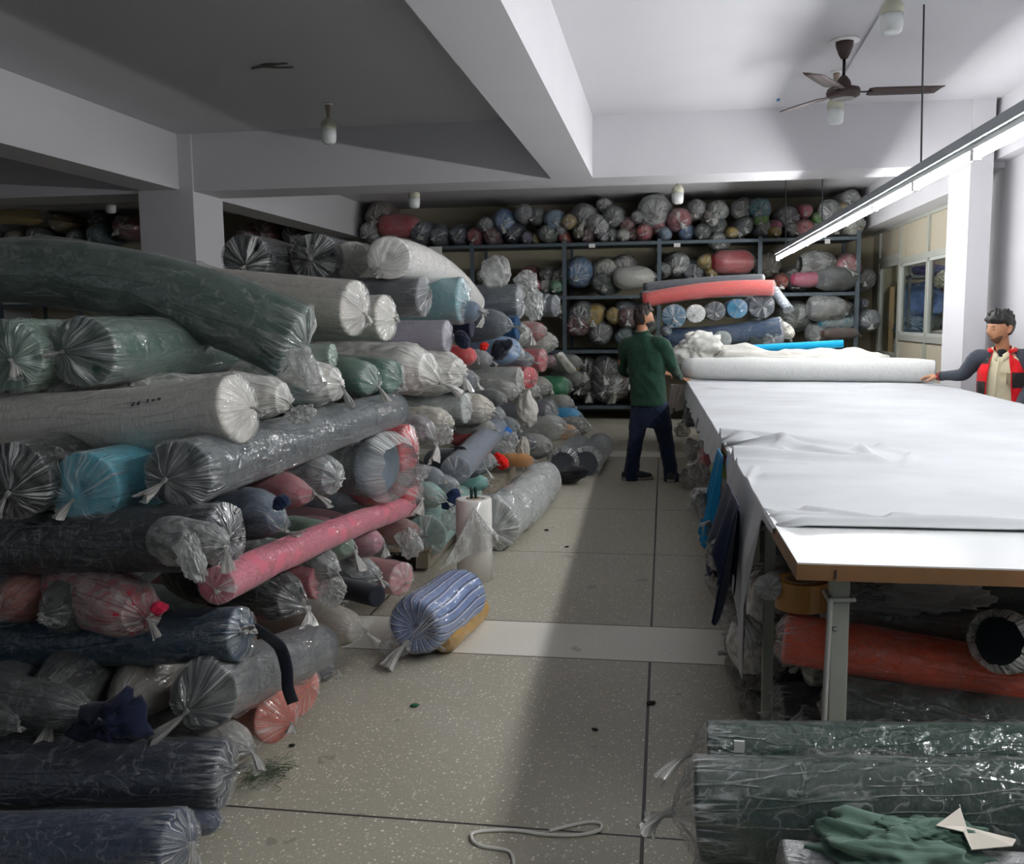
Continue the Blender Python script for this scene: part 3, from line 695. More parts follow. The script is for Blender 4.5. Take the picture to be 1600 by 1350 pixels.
# ------------------------------------------------------------------ under and beside the table
UG = 'bundles stuffed under the table'
def und(label, x, y, r, col, wrap='frost', X=.25, L=.9, dirv=(1, .15, 0), **k):
    p = atX(x, y, X); d = np.array(dirv, float); d /= np.linalg.norm(d)
    k.setdefault('name', 'wrapped_bundle'); k.setdefault('cat', 'bundle'); k.setdefault('crump', .09); k.setdefault('lump', .05)
    rr = px2m(r, p)
    if p[2]-rr < 0: p[2] = rr*.95
    return wrapped(label, p, p+d*L, rr, col, wrap, group=UG, **k)
def fcr(label, x, y, r, X=.30, wrap='white', sc=(1, 1, 1), **k):
    """empty looking film bag slumped at the aisle edge, tied at the top"""
    wrap = 'milky' if wrap in ('frost', 'cream') else wrap; p = atX(x, y, X+.03); rr = px2m(r, p); h = rr*sc[2]
    if p[2]-h < 0: p[2] = h
    i = len(label)
    return wrapped(label, p+V3(-.03, -.05+.02*(i % 3), h), p+V3(.03, .04, -h), rr*sc[0]*(.85+.09*(i % 5)), None, wrap, 'plastic_bag', 'plastic bag', core=False, barrel=2.8, crump=.16, lump=.12, tail=.9, cone=.5, knot=(.2, -.2), taildir=(-.5, -.4, .5-.3*(i % 4)), squash=1.05)
drape('beige white cloth hanging below the table corner beside the man in green', (atZ(1050, 600, .90), atZ(1072, 602, .90)), (.30, .24), .2, 'b4ada6', seed=31, amp=.03)
und('teal film bundle on the floor behind the man in green', 1035, 678, 26, '2c8d88', 'hazy', .0, .5, (.3, 1, 0), squash=1.1)
und('grey bundle under the table just behind the man in green', 1072, 652, 15, '515a60', 'hazy', .22)
und('dark slate bundle below the far hanging cloth edge', 1090, 665, 13, '30363c', 'clear', .24)
und('red bundle peeping below the cloth edge beside the dark slate one', 1086, 648, 6, 'b03a34', 'hazy', .25)
fcr('pale beige film bag drooping to the aisle under the far cloth edge', 1066, 693, 14, .22, 'cream', (.9, .8, .6))
und('grey film bundle with frayed top behind the beige film bag', 1098, 690, 17, '7b7c78', 'frost', .28)
und('raspberry red bundle in film under the notch of the cloth', 1096, 716, 17, 'b83a50', 'hazy', .26)
und('mustard bundle under the notch of the cloth', 1118, 700, 12, '8d8a34', 'hazy', .34)
und('lime green cloth bundle behind the blue strips', 1112, 735, 13, 'b6c94a', 'hazy', .28)
und('slate film bundle left of the raspberry one', 1078, 727, 14, '555c68', 'frost', .22)
fcr('white knotted film bag low beside the shoe of the man in green', 1075, 754, 15, .20, 'cream', (.8, .8, .9), spiky=.1)
und('dark grey film bundle on the aisle floor under the table', 1085, 782, 22, '4c4f52', 'hazy', .16, .7)
fcr('grey white film bag right of the dark floor bundle', 1105, 765, 18, .26, 'frost', (.9, .9, 1.1))
und('brown grey bundle low on the floor behind the blue strips', 1096, 812, 20, '4a4640', 'hazy', .22)
und('small tan bundle behind the blue strips', 1112, 806, 10, 'b08a68', 'hazy', .30)
drape('bundle of bright blue cloth strips hanging from the table edge', (atZ(1126, 700, .95), atZ(1133, 712, .95)), (.46, .44), .1, '1c7fae', seed=40, amp=.02, folds=5, out=(-1, -.3), flare=.22, ragged=.05)
drape('dark navy cloth hanging in a point from the table edge', (atZ(1141, 752, .93), atZ(1160, 790, .92)), (.30, .34), .2, '17223f', seed=41, amp=.03, folds=2, out=(-1, -.2), flare=.2, ragged=.2)
drape('second navy cloth hanging lower beside the table leg', (atZ(1150, 775, .90), atZ(1160, 800, .88)), (.30, .26), .2, '142240', seed=42, amp=.03, folds=2, flare=.1, ragged=.2)
for a in (('grey white film bag under the navy cloths', 1128, 880, 24, 'frost', (.7, .9, 1.3)), ('large frosted film bag at the aisle edge below the table leg', 1150, 925, 34, 'frost', (.8, 1, 1.)), ('white film bag with knot at the aisle edge below the frosted one', 1143, 962, 17, 'white', (.9, .8, .6)),
          ('tall white film bag standing under the table corner', 1192, 955, 40, 'white', (.7, .9, 1.5)), ('crumpled white film bag halfway down under the table corner', 1172, 1010, 34, 'white', (.7, .9, 1.3)), ('white film bag at floor level under the table corner', 1188, 1075, 36, 'frost', (.7, .9, 1.3))):
    fcr(a[0], a[1], a[2], a[3], .40 if a[1] > 1180 else .32, a[4], a[5], amp=.22, spiky=.12)
fcr('grey film bag on the floor between the dark bundle and the blue strips', 1118, 845, 26, .22, 'milky', (.8, 1, 1.1), amp=.22, spiky=.12)
fcr('pale film bag at floor level left of the frosted aisle bag', 1130, 915, 24, .25, 'milky', (.8, 1, .9), amp=.22, spiky=.12)
fcr('film bag resting on the floor under the blue green bundle', 1155, 1005, 26, .30, 'milky', (.8, 1, .9), amp=.22, spiky=.1)
for q in (('film bag against the red bundle under the far cloth edge', 1082, 704, 15, .20), ('film bag on the floor right of the knotted film bag', 1094, 742, 17, .18), ('film bag slumped over the dark floor bundle', 1102, 792, 19, .18), ('film bag on the floor below the blue strips', 1128, 872, 22, .20),
          ('film bag low on the floor beside the strip of pale terrazzo', 1160, 1045, 24, .30), ('film bag on the floor in front of the table corner', 1182, 1110, 28, .32), ('film bag high under the table corner beside the grey roll end', 1172, 935, 24, .36)):
    fcr('crumpled milky '+q[0], q[1], q[2], q[3], q[4], 'milky', (.85, 1, 1.05))
und('plum bundle deep under the table behind the blue strips', 1130, 790, 22, '5a3c50', 'frost', .40)
und('grey bundle deep under the table behind the navy cloths', 1165, 850, 30, '62625f', 'frost', .50)
und('blue green bundle in film below the frosted bag', 1158, 975, 22, '3d6470', 'hazy', .36)
und('pinkish bundle peeping below the navy cloths', 1146, 892, 12, 'b58a8a', 'frost', .34)
fcr('clear film bag with open mouth at the end of the orange roll', 1222, 990, 30, .42, 'frost', (.8, .8, 1), amp=.25)
und('dark film bundle on the floor under the table corner', 1215, 1105, 40, '2a3032', 'hazy', .40, 1.1)
crumple('black folded cloth stuffed under the ribbed grey bundle', atX(1247, 1078, .50), (.09, .09, .085), '15161c', 'folded_cloth', 'cloth', amp=.10)
und('ribbed pale grey bundle under the orange roll', 1262, 1035, 34, '8a857c', 'cream', .50, .9)
wrapped('grey film covered roll end pointing out below the table corner', atX(1200, 918, .33), atX(1262, 885, .62), .042, '8a8a86', 'frost', tail=.5)
def tape_roll():
    c = atY(1252, 922, 3.05); r = .082
    e = empty('packing_tape', (c[0], c[1], c[2]-.06)); tag(e, 'wide tan roll of packing tape lying under the table corner', 'tape roll')
    z = c[2]
    v, f = lathe([(r*.62, z-.055), (r, z-.055), (r, z+.035), (r*.62, z+.035), (r*.62, z-.055)], 32, (c[0], c[1])); f = f[:-2]
    mk('tape', v, f, plain('tan_tape', 'a8783c', .3), e, smooth=False)
    v, f = lathe([(r*.54, z-.055), (r*.62, z-.055), (r*.62, z+.036), (r*.54, z+.036), (r*.54, z-.055)], 32, (c[0], c[1])); f = f[:-2]
    mk('core', v, f, plain('card_core', '9a8a70', .8), e)
tape_roll()
und('dark yellow roll of tape like cloth behind the tan tape', 1285, 925, 17, '7d7a28', None, .62, .4, (.6, 1, 0), squash=.8)
# rolls lying across under the near end
def lay(label, a, b_, r, col, wrap='hazy', **k):
    k.setdefault('group', UG)
    return wrapped(label, a, b_, r, col, wrap, **k)
lay('bright orange roll in film lying across under the table', atY(1225, 995, 3.0), atY(1680, 1075, 2.9), .088, 'f0501c', 'hazy', crump=.06, squash=.9, tail=0)
lay('grey film roll resting on the orange roll', atY(1330, 955, 3.25), atY(1680, 1010, 3.15), .075, '7d7a72', 'hazy', crump=.07, tail=0)
crumple('pale crumpled cloth tucked beneath the near table edge', atY(1425, 930, 3.2), (.26, .1, .055), 'a5a49f', amp=.28, freq=3)
crumple('scrap of pale cloth beside the near leg beneath the table edge', atY(1345, 922, 3.2), (.12, .1, .035), '9b9a96', amp=.28, freq=3)
lay('dark green film bundle under the orange roll', atY(1300, 1090, 3.0), atY(1690, 1165, 2.8), .12, '26352f', 'hazy', crump=.09, tail=0)
lay('black green bundle at the floor under the table, behind the near leg', atY(1250, 1165, 3.05), atY(1700, 1230, 2.9), .13, '1d2624', 'clear', crump=.09, tail=0)
lay('black roll end in torn film at the far right under the table', atY(1572, 1003, 2.75), atY(1720, 1030, 3.4), .085, '20262a', 'frost', cone=.05, openend=True)

# ------------------------------------------------------------------ green rolls in the foreground right
lay('upper dark green roll in loose creased film at the foot of the table', atY(1105, 1172, 2.30), atY(1720, 1180, 2.28), .085, '1e3a30', 'clear', crump=.10, gap=1.12, squash=.8, cone=.5, tail=1.2, taildir=(-1, -.1, -.6), group=None)
lay('lower dark green roll with a torn hole in its film, nearest the camera', atY(1090, 1262, 2.08), atY(1740, 1275, 2.02), .122, '1a342a', 'clear', crump=.08, gap=1.1, squash=.92, cone=.5, tail=1.1, taildir=(-1, -.1, -.3), group=None)
lay('black roll beneath the two dark green rolls', atY(1110, 1385, 2.1), atY(1760, 1400, 2.1), .13, '14191a', 'hazy', crump=.06, tail=.4, group=None)
lay('grey film roll on the floor behind the foreground green rolls', V3(.20, 2.32, .14), V3(1.3, 2.30, .14), .13, '30403a', 'hazy', tail=.4, group=None)
lay('small pale film bundle at the bottom edge below the green cloth', atY(1225, 1352, 1.88), atY(1640, 1375, 1.88), .05, '9a9aa2', 'frost', tail=0, group=None)
crumple('sage green cloth thrown over the lower green roll', atY(1405, 1338, 1.88), (.21, .10, .075), '5c7568', amp=.3, freq=2.4)
crumple('sage green cloth tongue lying behind the sage heap', atY(1440, 1305, 1.90), (.12, .06, .035), '4c665a', amp=.25, freq=2.6)
def paper():
    pts = [atY(*q) for q in ((1462, 1290, 1.88), (1500, 1262, 1.93), (1510, 1292, 1.90), (1588, 1312, 1.90), (1582, 1322, 1.86), (1518, 1328, 1.85), (1505, 1300, 1.87))]
    o = mk('paper_sheet', pts, [(0, 1, 2), (0, 2, 6), (2, 3, 4, 5), (2, 5, 6)], plain('paper', 'cfc8bc', .8), None, pts[6], smooth=False); solid(o, .002)
    return tag(o, 'folded white paper sheet beside the sage green cloth', 'paper')
paper()
t = atY(1155, 1166, 2.2); tag(MB().box(t-V3(.012, .004, .014), t+V3(.012, .002, .014)).build('paper_tag', plain('tag_white', 'dcdcd8', .7), None, t), 'small white tag under the film of the upper green roll', 'tag')
# string on the floor
b = MB(); pts = [atZ(x, y, .006) for x, y in ((803, 1352), (795, 1330), (752, 1322), (737, 1310), (745, 1300), (800, 1297), (850, 1304), (900, 1305), (935, 1298), (938, 1287), (915, 1285), (860, 1298))]
b.tube(smooth_path(pts, 60), .0055, 6)
tag(b.build('white_string', plain('cord_white', 'dcdad2', .8), smooth=True), 'white cord looped on the floor at the bottom of the aisle', 'string')
b = MB(); b.tube(smooth_path([atZ(x, y, .006) for x, y in ((1000, 708), (1015, 707), (1040, 707), (1062, 708))], 12), .008, 6)
tag(b.build('white_string', plain('cord_white', 'dcdad2', .8), smooth=True), 'thin pale cord on the floor behind the feet of the man in green', 'string')
sc_ = plain('floor_scrap', '23231f', .9); sg_ = plain('green_scrap', '1f5a40', .8)
for i, (x, y, r, lb, mt_) in enumerate(((1017, 1098, 9, 'black lint clump on the floor seam in the shade', sc_), (456, 1164, 5, 'small black scrap on the floor by the coral bundle', sc_), (648, 1102, 8, 'small green thread scrap on the lit floor', sg_), (930, 1139, 6, 'dark spot of chewed stain on the shaded floor', sc_), (854, 828, 4, 'small black scrap on the lit floor by the shadow edge', sc_), (886, 854, 4, 'small black scrap in the aisle shadow', sc_))):
    p = atZ(x, y, .006); s_ = px2m(r, p); crumple(lb, p, (s_, s_*.8, .006), None, 'floor_scrap', 'scrap', mat=mt_, n=10, amp=.35)
# deeper bundles that fill the space under the table
for y, z, c, w_ in ((3.62, .14, '3a3e42', 'charcoal'), (3.66, .40, '5c5a54', 'brown grey'), (3.64, .64, '2c322f', 'black green'), (4.35, .15, '4a4f55', 'slate'), (4.38, .42, '6a655c', 'taupe'), (4.36, .67, '3c4450', 'navy grey'), (5.3, .16, '55585a', 'mid grey'), (5.35, .45, '7a766c', 'pale taupe')):
    lay('%s film roll lying deep under the table %s' % (w_, 'on the floor' if z < .2 else ('in the middle layer' if z < .5 else 'in the top layer')), V3(.62, y, z), V3(2.25, y+.03, z), .125, c, 'hazy', crump=.06, tail=.3)
wrapped('pale film roll on the table carrying the bright cyan roll', (1.0, 10.62, TZ+.125), (2.1, 10.66, TZ+.125), .12, 'c9c7c0', 'hazy', tail=.2)

# ------------------------------------------------------------------ the long heap of rolls along the left of the aisle
PG = 'rolls piled along the left side of the aisle'
WB = dict(name='wrapped_bundle', cat='bundle')
def pl(label, x, y, r, col, wrap='clear', X=-1.45, a=20, L=1.2, p1=None, dz=0., Y=None, **k):
    p = atX(x, y, X) if Y is None else atY(x, y, Y)
    rr = px2m(r, p)
    sq = k.get('squash', .94)
    if p[2]-rr*sq < .0: p = p.copy(); p[2] = rr*sq
    if p1 is None:
        q = p+V3(-math.cos(math.radians(a)), math.sin(math.radians(a)), dz)*L
    elif len(p1) == 2: q = p+V3(p1[0], p1[1], dz)
    else: q = atY(*p1)
    if q[2]-rr*sq*k.get('taper', 1) < 0: q[2] = rr*sq*k.get('taper', 1)
    k.setdefault('group', PG)
    return wrapped(label, p, q, rr, col, wrap, **k)
def bag(label, x, y, r, col, wrap='clear', X=-1.42, a=25, L=None, **k):
    for q in WB: k.setdefault(q, WB[q])
    k.setdefault('barrel', 3.2); k.setdefault('crump', .07); k.setdefault('lump', .055)
    p = atX(x, y, X) if k.get('Y') is None else atY(x, y, k['Y'])
    return pl(label, x, y, r, col, wrap, X, a, L or max(.45, 4.2*px2m(r, p)), **k)
def blob(label, x, y, rx, ry, col, X=-1.42, wrap=None, name='crumpled_cloth', cat='cloth', d=.9, **k):
    p = atX(x, y, X) if k.get('Y') is None else atY(x, y, k.pop('Y'))
    s = dist(p)/F_PX; z = ry*s
    if p[2]-z < .0: p[2] = z*1.02
    if wrap: name, cat = 'plastic_bag', 'plastic bag'
    if not wrap: k.setdefault('freq', 1.5); k.setdefault('spiky', .45); k.setdefault('rot', (len(label)*37 % 60-30)/40)
    return crumple(label, p, (rx*s, rx*s*d, z), col, name, cat, mat=getfilm(wrap) if wrap else None, **k)

# --- nearest corner, from the top down
pl('thick dark green roll in loose film draped over the top of the pile', 462, 536, 60, '24483a', 'hazy', -1.5, p1=(-150, 440, 3.5), bend=(0, 0, .14), taper=.74, crump=.10, gap=1.12, cone=.3, tail=.9, taildir=(.6, -.3, -1), squash=1.0)
pl('grey green roll facing out with dark spiral end and knot, under the draped green roll', 128, 550, 58, '3f5f52', 'hazy', Y=3.05, p1=(.03, 1.4), knot=(-.4, .02), hole=True, crump=.05, gap=1.07, tail=.6, taildir=(-.8, -.5, -.2))
pl('pale green film roll cut off by the frame left of the spiral end', 12, 556, 58, '6f8d80', 'green', Y=2.98, p1=(-.05, 1.3), knot=(.3, -.1), crump=.08)
w263 = pl('long off white roll marked 26.300 with a knotted white end', 374, 638, 58, 'dcd8cf', 'hazy', -1.42, p1=(-140, 655, 3.12), bend=(0, 0, -.04), knot=(.15, .0), crump=.03, gap=1.02, cone=.3, tail=.4)
pl('big off white roll with flat shiny end behind the draped green roll', 556, 482, 46, 'd5d0c6', 'hazy', -1.55, p1=(130, 440, 4.95), knot=(.2, -.15), crump=.03, gap=1.02, cone=.2, tail=.4, taildir=(1, -.3, -.6))
pl('white roll end just behind the big off white roll', 604, 497, 38, 'dedad0', 'hazy', -1.5, 8, 1.6, knot=(.2, 0), crump=.03, gap=1.02, tail=.2)
pl('black roll with star of film pleats on top of the pile beside the column', 383, 403, 38, '171c20', 'clear', Y=5.6, p1=(-.05, 1.5), knot=(.1, -.35), tail=.25, crump=.02)
pl('black roll with a milky knot on top of the pile, left of the white ends', 490, 401, 37, '1a1f24', 'clear', Y=5.9, p1=(-.05, 1.5), knot=(-.05, -.15), tail=.9, taildir=(0, -.5, .8), crump=.02)
pl('white roll end with a film pleat and knot, between black and spiral ends', 548, 406, 30, 'e2ded2', 'hazy', Y=6.05, p1=(-.02, 1.3), knot=(-.2, -.2), tail=.6)
pl('long white roll with open spiral end sloping down over the top of the pile', 607, 403, 35, 'ebe9e4', 'clear', Y=5.75, p1=(736, 474, 9.3), hole=True, bend=(0, 0, .10), knot=(-.4, -.5), tail=.6, crump=.04, gap=1.05)
pl('charcoal bag like roll under the sloping white roll', 662, 463, 33, '464b52', 'hazy', -1.5, 6, .95, crump=.09, gap=1.1, knot=(.2, .3), tail=.5)
pl('pale teal roll in wrinkled film right of the charcoal one', 724, 470, 34, '6ea0a6', 'hazy', -1.5, 6, .75, squash=1.06, crump=.05, cone=.3, knot=(.2, -.3), tail=.7, taildir=(1, -.3, -.2))
bag('clear blue grey bag with big knot right of the teal roll', 748, 486, 20, '6c8298', 'clear', -1.38, 20, .5, tail=1.0, taildir=(.5, -.4, -.9), knot=(.1, -.3))
pl('dark navy rolled cloth lying under the teal roll', 738, 511, 17, '151b30', None, -1.5, 3, .9)
blob('dark navy cloth corner hanging below the teal roll', 722, 530, 10, 14, '151b30', -1.42, amp=.12)
pl('long slate roll with a film end at the top middle of the pile', 812, 471, 26, '4c5662', 'hazy', -1.5, 2, 1.2, crump=.03, tail=0, squash=1.02)
bag('dark clear bag with a star knot under the slate roll', 792, 508, 27, '4b545f', 'clear', -1.40, 14, .95, tail=1.1, taildir=(1, -.2, .15), knot=(.15, -.1))
pl('lavender grey roll below the teal roll', 700, 526, 27, 'a49dae', 'hazy', -1.52, 2, 1.3, crump=.03, tail=0, taper=1.1)
pl('plain navy roll tucked right of the dark star knot bag', 810, 513, 21, '1c4468', None, -1.5, 5, .6)
blob('milky film sheet hanging down beside the slate roll', 836, 478, 16, 30, None, -1.38, 'frost', amp=.2)
for i, (x, lb) in enumerate(((846, 'first'), (858, 'second'), (869, 'third'))):
    pl('%s of three grey roll ends in a row at the far top of the pile' % lb, x, 474+i*2, 18, '7a828a', 'clear', -1.5-.1*(2-i), 15, 1., tail=.6 if i == 2 else .2)
blob('tall milky film bag standing on top of the far pile', 774, 425, 25, 27, None, Y=9.4, wrap='frost', amp=.12, freq=1.8)
blob('sloping milky film bag behind the slate roll', 822, 442, 20, 22, None, Y=10.2, wrap='frost', amp=.18)
# --- second row
bag('big crumpled white film end next to the 26.300 roll', 440, 622, 42, 'd9d4ca', 'white', -1.42, 5, 1., barrel=5, crump=.10, knot=(.2, -.3))
bag('white crumpled film end right of the twisted one', 522, 600, 44, 'dcd8ce', 'white', -1.46, 5, 1.2, barrel=5, crump=.08, knot=(.1, -.1))
pl('pale green grey roll lying under the draped green roll', 520, 556, 20, 'a9b5ad', 'green', -1.58, 0, 1.6, tail=0)
bag('dark green roll end in crinkled film, left of its twin', 578, 592, 35, '4d7464', 'hazy', -1.47, 22, 1.0, barrel=6, knot=(.3, -.4))
bag('dark green roll end in crinkled film, right of its twin', 616, 588, 36, '44705f', 'hazy', -1.46, 22, 1.0, barrel=6, knot=(.3, -.3))
bag('large cream white bag gathered at its knot in the middle of the pile', 668, 578, 46, 'e0dcd0', 'white', -1.46, 20, 1.0, barrel=4, knot=(.4, -.5), crump=.10, tail=.8)
bag('cream white crumpled bag to the right of the gathered one', 715, 582, 40, 'd9d6cc', 'white', -1.44, 20, 1.0, barrel=4, crump=.12, knot=(.1, -.1))
pl('pale translucent roll with tight film rings below the cream white bags', 728, 636, 27, 'b9c2bd', 'frost', -1.46, 2, .8, crump=.05, tail=0)
bag('rounded ivory film end of the ringed translucent roll', 765, 640, 27, 'd6d3c4', 'cream', -1.40, 10, .5, tail=.3)
# --- long diagonal and cyan row
pl('grey film roll with big knot pointing at the camera under the 26.300 roll', 278, 742, 56, '3c464c', 'hazy', -1.5, p1=(612, 640, 5.1), knot=(-.25, -.1), crump=.07, gap=1.08, tail=.9, taildir=(-.5, -.5, -.6), taper=.92)
pl('bright cyan roll end in clear film on the left', 130, 766, 62, '63b9cd', 'clear', Y=2.72, p1=(.06, 1.2), knot=(-.1, -.2), hole=True, tail=.5, crump=.03)
pl('black roll in clear film left of the cyan roll', 18, 752, 64, '14181a', 'clear', Y=2.66, p1=(-.05, 1.2), knot=(.1, -.25), tail=.8, taildir=(-.5, -.5, -.9))
pl('long black blue roll lying under the cyan roll', 352, 838, 56, '1f232c', 'clear', -1.35, p1=(-140, 855, 2.85), crump=.04, tail=0, cone=.1)
bag('torn silvery film end of the long black blue roll', 345, 850, 36, '2a2e33', 'frost', -1.29, 10, .25, tail=.9, taildir=(.2, -.4, -1), crump=.14)
bag('blue grey bag with a navy patch above the long pink roll', 432, 810, 46, '4c5d72', 'hazy', -1.36, 25, .8, knot=(.2, -.5), tail=.6)
blob('navy cloth corner sticking out of the blue grey bag', 440, 785, 12, 11, '12233f', -1.28, amp=.15)
bag('dusty pink end with film knot above the long pink roll', 478, 772, 34, 'c07076', 'hazy', -1.40, 25, .8, knot=(.3, 0), tail=.8)
pl('grey roll bound with white tape and torn film, middle of the pile', 592, 728, 52, '76818a', 'frost', -1.46, 25, 1.2, crump=.10, gap=1.08, openend=True)
bag('striped grey film bag left of the taped grey roll', 520, 745, 44, '6e7880', 'frost', -1.44, 20, .9, barrel=5, tail=.2)
pl('bright red roll end in film beside the taped grey roll', 640, 705, 36, 'cf2f3a', 'clear', -1.46, 8, .9, squash=1.15, tail=.3)
bag('rose red bag in loose film below the bright red roll', 645, 762, 34, 'c8454e', 'hazy', -1.42, 15, .8, barrel=5, tail=.7, knot=(.4, -.6), gap=1.12)
pl('long pink roll sloping across the near pile', 338, 915, 30, 'c8687a', 'clear', -1.34, p1=(636, 792, 5.3), bend=(0, 0, .02), squash=1., lump=.03, tail=.3, gap=1.02)
bag('crimson and pink bag in milky film at the end of the long pink roll', 222, 958, 54, 'b52f44', 'frost', -1.50, 30, .55, barrel=4, tail=.5, Y=2.62)
blob('crimson cloth corner bursting from the pink bag', 250, 952, 10, 8, 'c01f44', Y=2.56, amp=.2)
bag('white knotted film with green inside below the long pink roll', 545, 855, 32, '6d8a74', 'hazy', -1.38, 30, .6, tail=.9, knot=(.2, -.2), taildir=(.3, -.4, -1))
bag('rosy pink crumpled bag right of the white and green one', 592, 850, 29, 'c98a9a', 'hazy', -1.40, 25, .7, knot=(.2, -.1))
bag('clear film bag with a dark hole under the long pink roll', 520, 890, 34, '5c6162', 'frost', -1.36, 25, .7)
bag('grey film bag low behind the striped bundle', 585, 900, 36, '73797c', 'frost', -1.46, 20, .8)
pl('dusty pink roll end low on the floor behind the striped bundle', 628, 905, 28, 'cf8d8f', 'hazy', -1.42, 25, .9, tail=.2)
pl('black navy rolled cloth end below the dusty pink roll', 590, 932, 18, '1f222c', None, -1.36, 30, .8)
bag('brown striped bag at the edge of the pallet', 652, 832, 26, '8c6058', 'hazy', -1.46, 15, .7)
# --- lower near rows
bag('black bundle in clear film with knot hanging over the floor', 455, 935, 48, '1a1c1e', 'clear', -1.34, 30, .8, barrel=4, knot=(.5, -.4), tail=.8)
pl('dusty rose roll behind the black clear film bundle', 500, 908, 30, 'b9606a', 'hazy', -1.42, 10, .9, tail=0)
bag('greige knotted bag on the floor left of the striped bundle', 556, 985, 40, '9a9184', 'hazy', -1.38, 25, .7, knot=(.4, -.2), tail=.6)
bag('small grey bag with a knot at the foot of the pile', 512, 1050, 30, '6a6f74', 'clear', -1.42, 30, .5, knot=(.5, 0), tail=.4)
pl('deep teal navy roll with a white star knot', 378, 990, 45, '1d3c52', 'clear', -1.32, p1=(-140, 1012, 2.8), knot=(.1, .05), tail=.9, taildir=(.3, -.5, .7), crump=.03)
bag('clear bag with dark green cloth and big knot on the left', 88, 960, 54, '24302c', 'hazy', Y=2.60, a=80, L=.9, knot=(-.35, .1), tail=.6)
bag('salmon bundle cut off by the frame on the left', 4, 950, 52, '9c5648', 'hazy', Y=2.64, a=85, L=.9)
pl('grey film roll with a white knot in the lower near corner', 318, 1085, 54, '4a4e50', 'hazy', Y=2.62, p1=(492, 1010, 3.6), knot=(-.35, -.45), tail=.8, taildir=(-.5, -.5, -.6), crump=.08, gap=1.1)
pl('coral pink roll end in pleated film near the floor', 432, 1122, 37, 'e08576', 'clear', -1.33, 40, .8, knot=(.6, -.3), tail=.4, squash=1.1)
pl('peach roll end behind the coral pink one', 468, 1078, 38, 'dd8677', 'clear', -1.38, 35, .8, knot=(.3, .2), tail=0, squash=1.2)
bag('white film bundle end beside the dark navy roll', 385, 1168, 36, 'b5aea6', 'frost', -1.31, 20, .5, tail=.8)
bag('dark bag with film knot at the lower left', 72, 1092, 56, '1c2224', 'hazy', Y=2.52, a=85, L=.8, knot=(.2, -.6))
bag('dull beige bag behind the navy cloth at the lower left', 192, 1098, 54, '8a8378', 'hazy', Y=2.62, a=85, L=.8)
bag('grey bag cut off by the frame at the lower left', -20, 1095, 50, '5d6466', 'hazy', Y=2.55, a=85, L=.8)
def navyflap():
    pts = [atY(*q) for q in ((100, 1150, 2.42), (128, 1108, 2.44), (200, 1076, 2.46), (222, 1090, 2.45), (243, 1152, 2.41), (170, 1158, 2.38))]
    top = np.array(pts); c = top.mean(0); v = []; n = 14
    for i in range(n+1):
        t = i/n
        for p, q in zip(top, np.roll(top, -1, 0)):
            for u in (0, .25, .5, .75):
                e = p+(q-p)*u; x = c+(e-c)*t; x = x+V3(0, -.05*(1-t*t)+.012*math.sin(9*u+t*6), .01*math.sin(t*8+u*5)); v.append(x)
    m_ = len(top)*4; o = mk('navy_cloth', v, gridfaces(n+1, m_), fabric('141b34'), None, c-V3(0, 0, .1), attrs=(np.array(v)*4, np.zeros(len(v)))); solid(o, .006)
    return tag(o, 'dark navy cloth corner hanging over the beige bag at the lower left', 'cloth')
navyflap()
pl('fat dark navy roll in glossy film, second from the floor at the near corner', 352, 1210, 57, '232b3c', 'clear', -1.31, p1=(-160, 1205, 2.40), crump=.05, tail=.6, knot=(.3, 0), cone=.15, taildir=(.8, -.4, .5))
pl('navy roll at the bottom of the near corner with tied film end', 282, 1322, 60, '2a3852', 'clear', -1.30, p1=(-160, 1345, 2.25), crump=.04, tail=.9, knot=(.1, .0), taildir=(.4, -.5, -.6))
bag('blue grey bag squashed on the floor under the dark navy roll', 338, 1286, 34, '4a5670', 'hazy', -1.30, 10, .5, tail=0)
def strap():
    pts = [atX(*q) for q in ((392, 978, -1.30), (415, 992, -1.27), (438, 1012, -1.25), (448, 1045, -1.24), (450, 1075, -1.24), (458, 1098, -1.24))]
    P = smooth_path(pts, 30); v = []
    for i, p in enumerate(P):
        wv = V3(.018, .006, .006); v += [p-wv, p-wv*.3+V3(.0, -.004, .003), p+wv*.4+V3(0, -.004, .002), p+wv]
    o = mk('navy_strap', v, gridfaces(30, 4, False), fabric('0d1322'), None, P[-1], attrs=(np.array(v)*4, np.zeros(len(v)))); solid(o, .006)
    return tag(o, 'narrow navy cloth strap dangling over the grey film roll', 'strap')
strap()
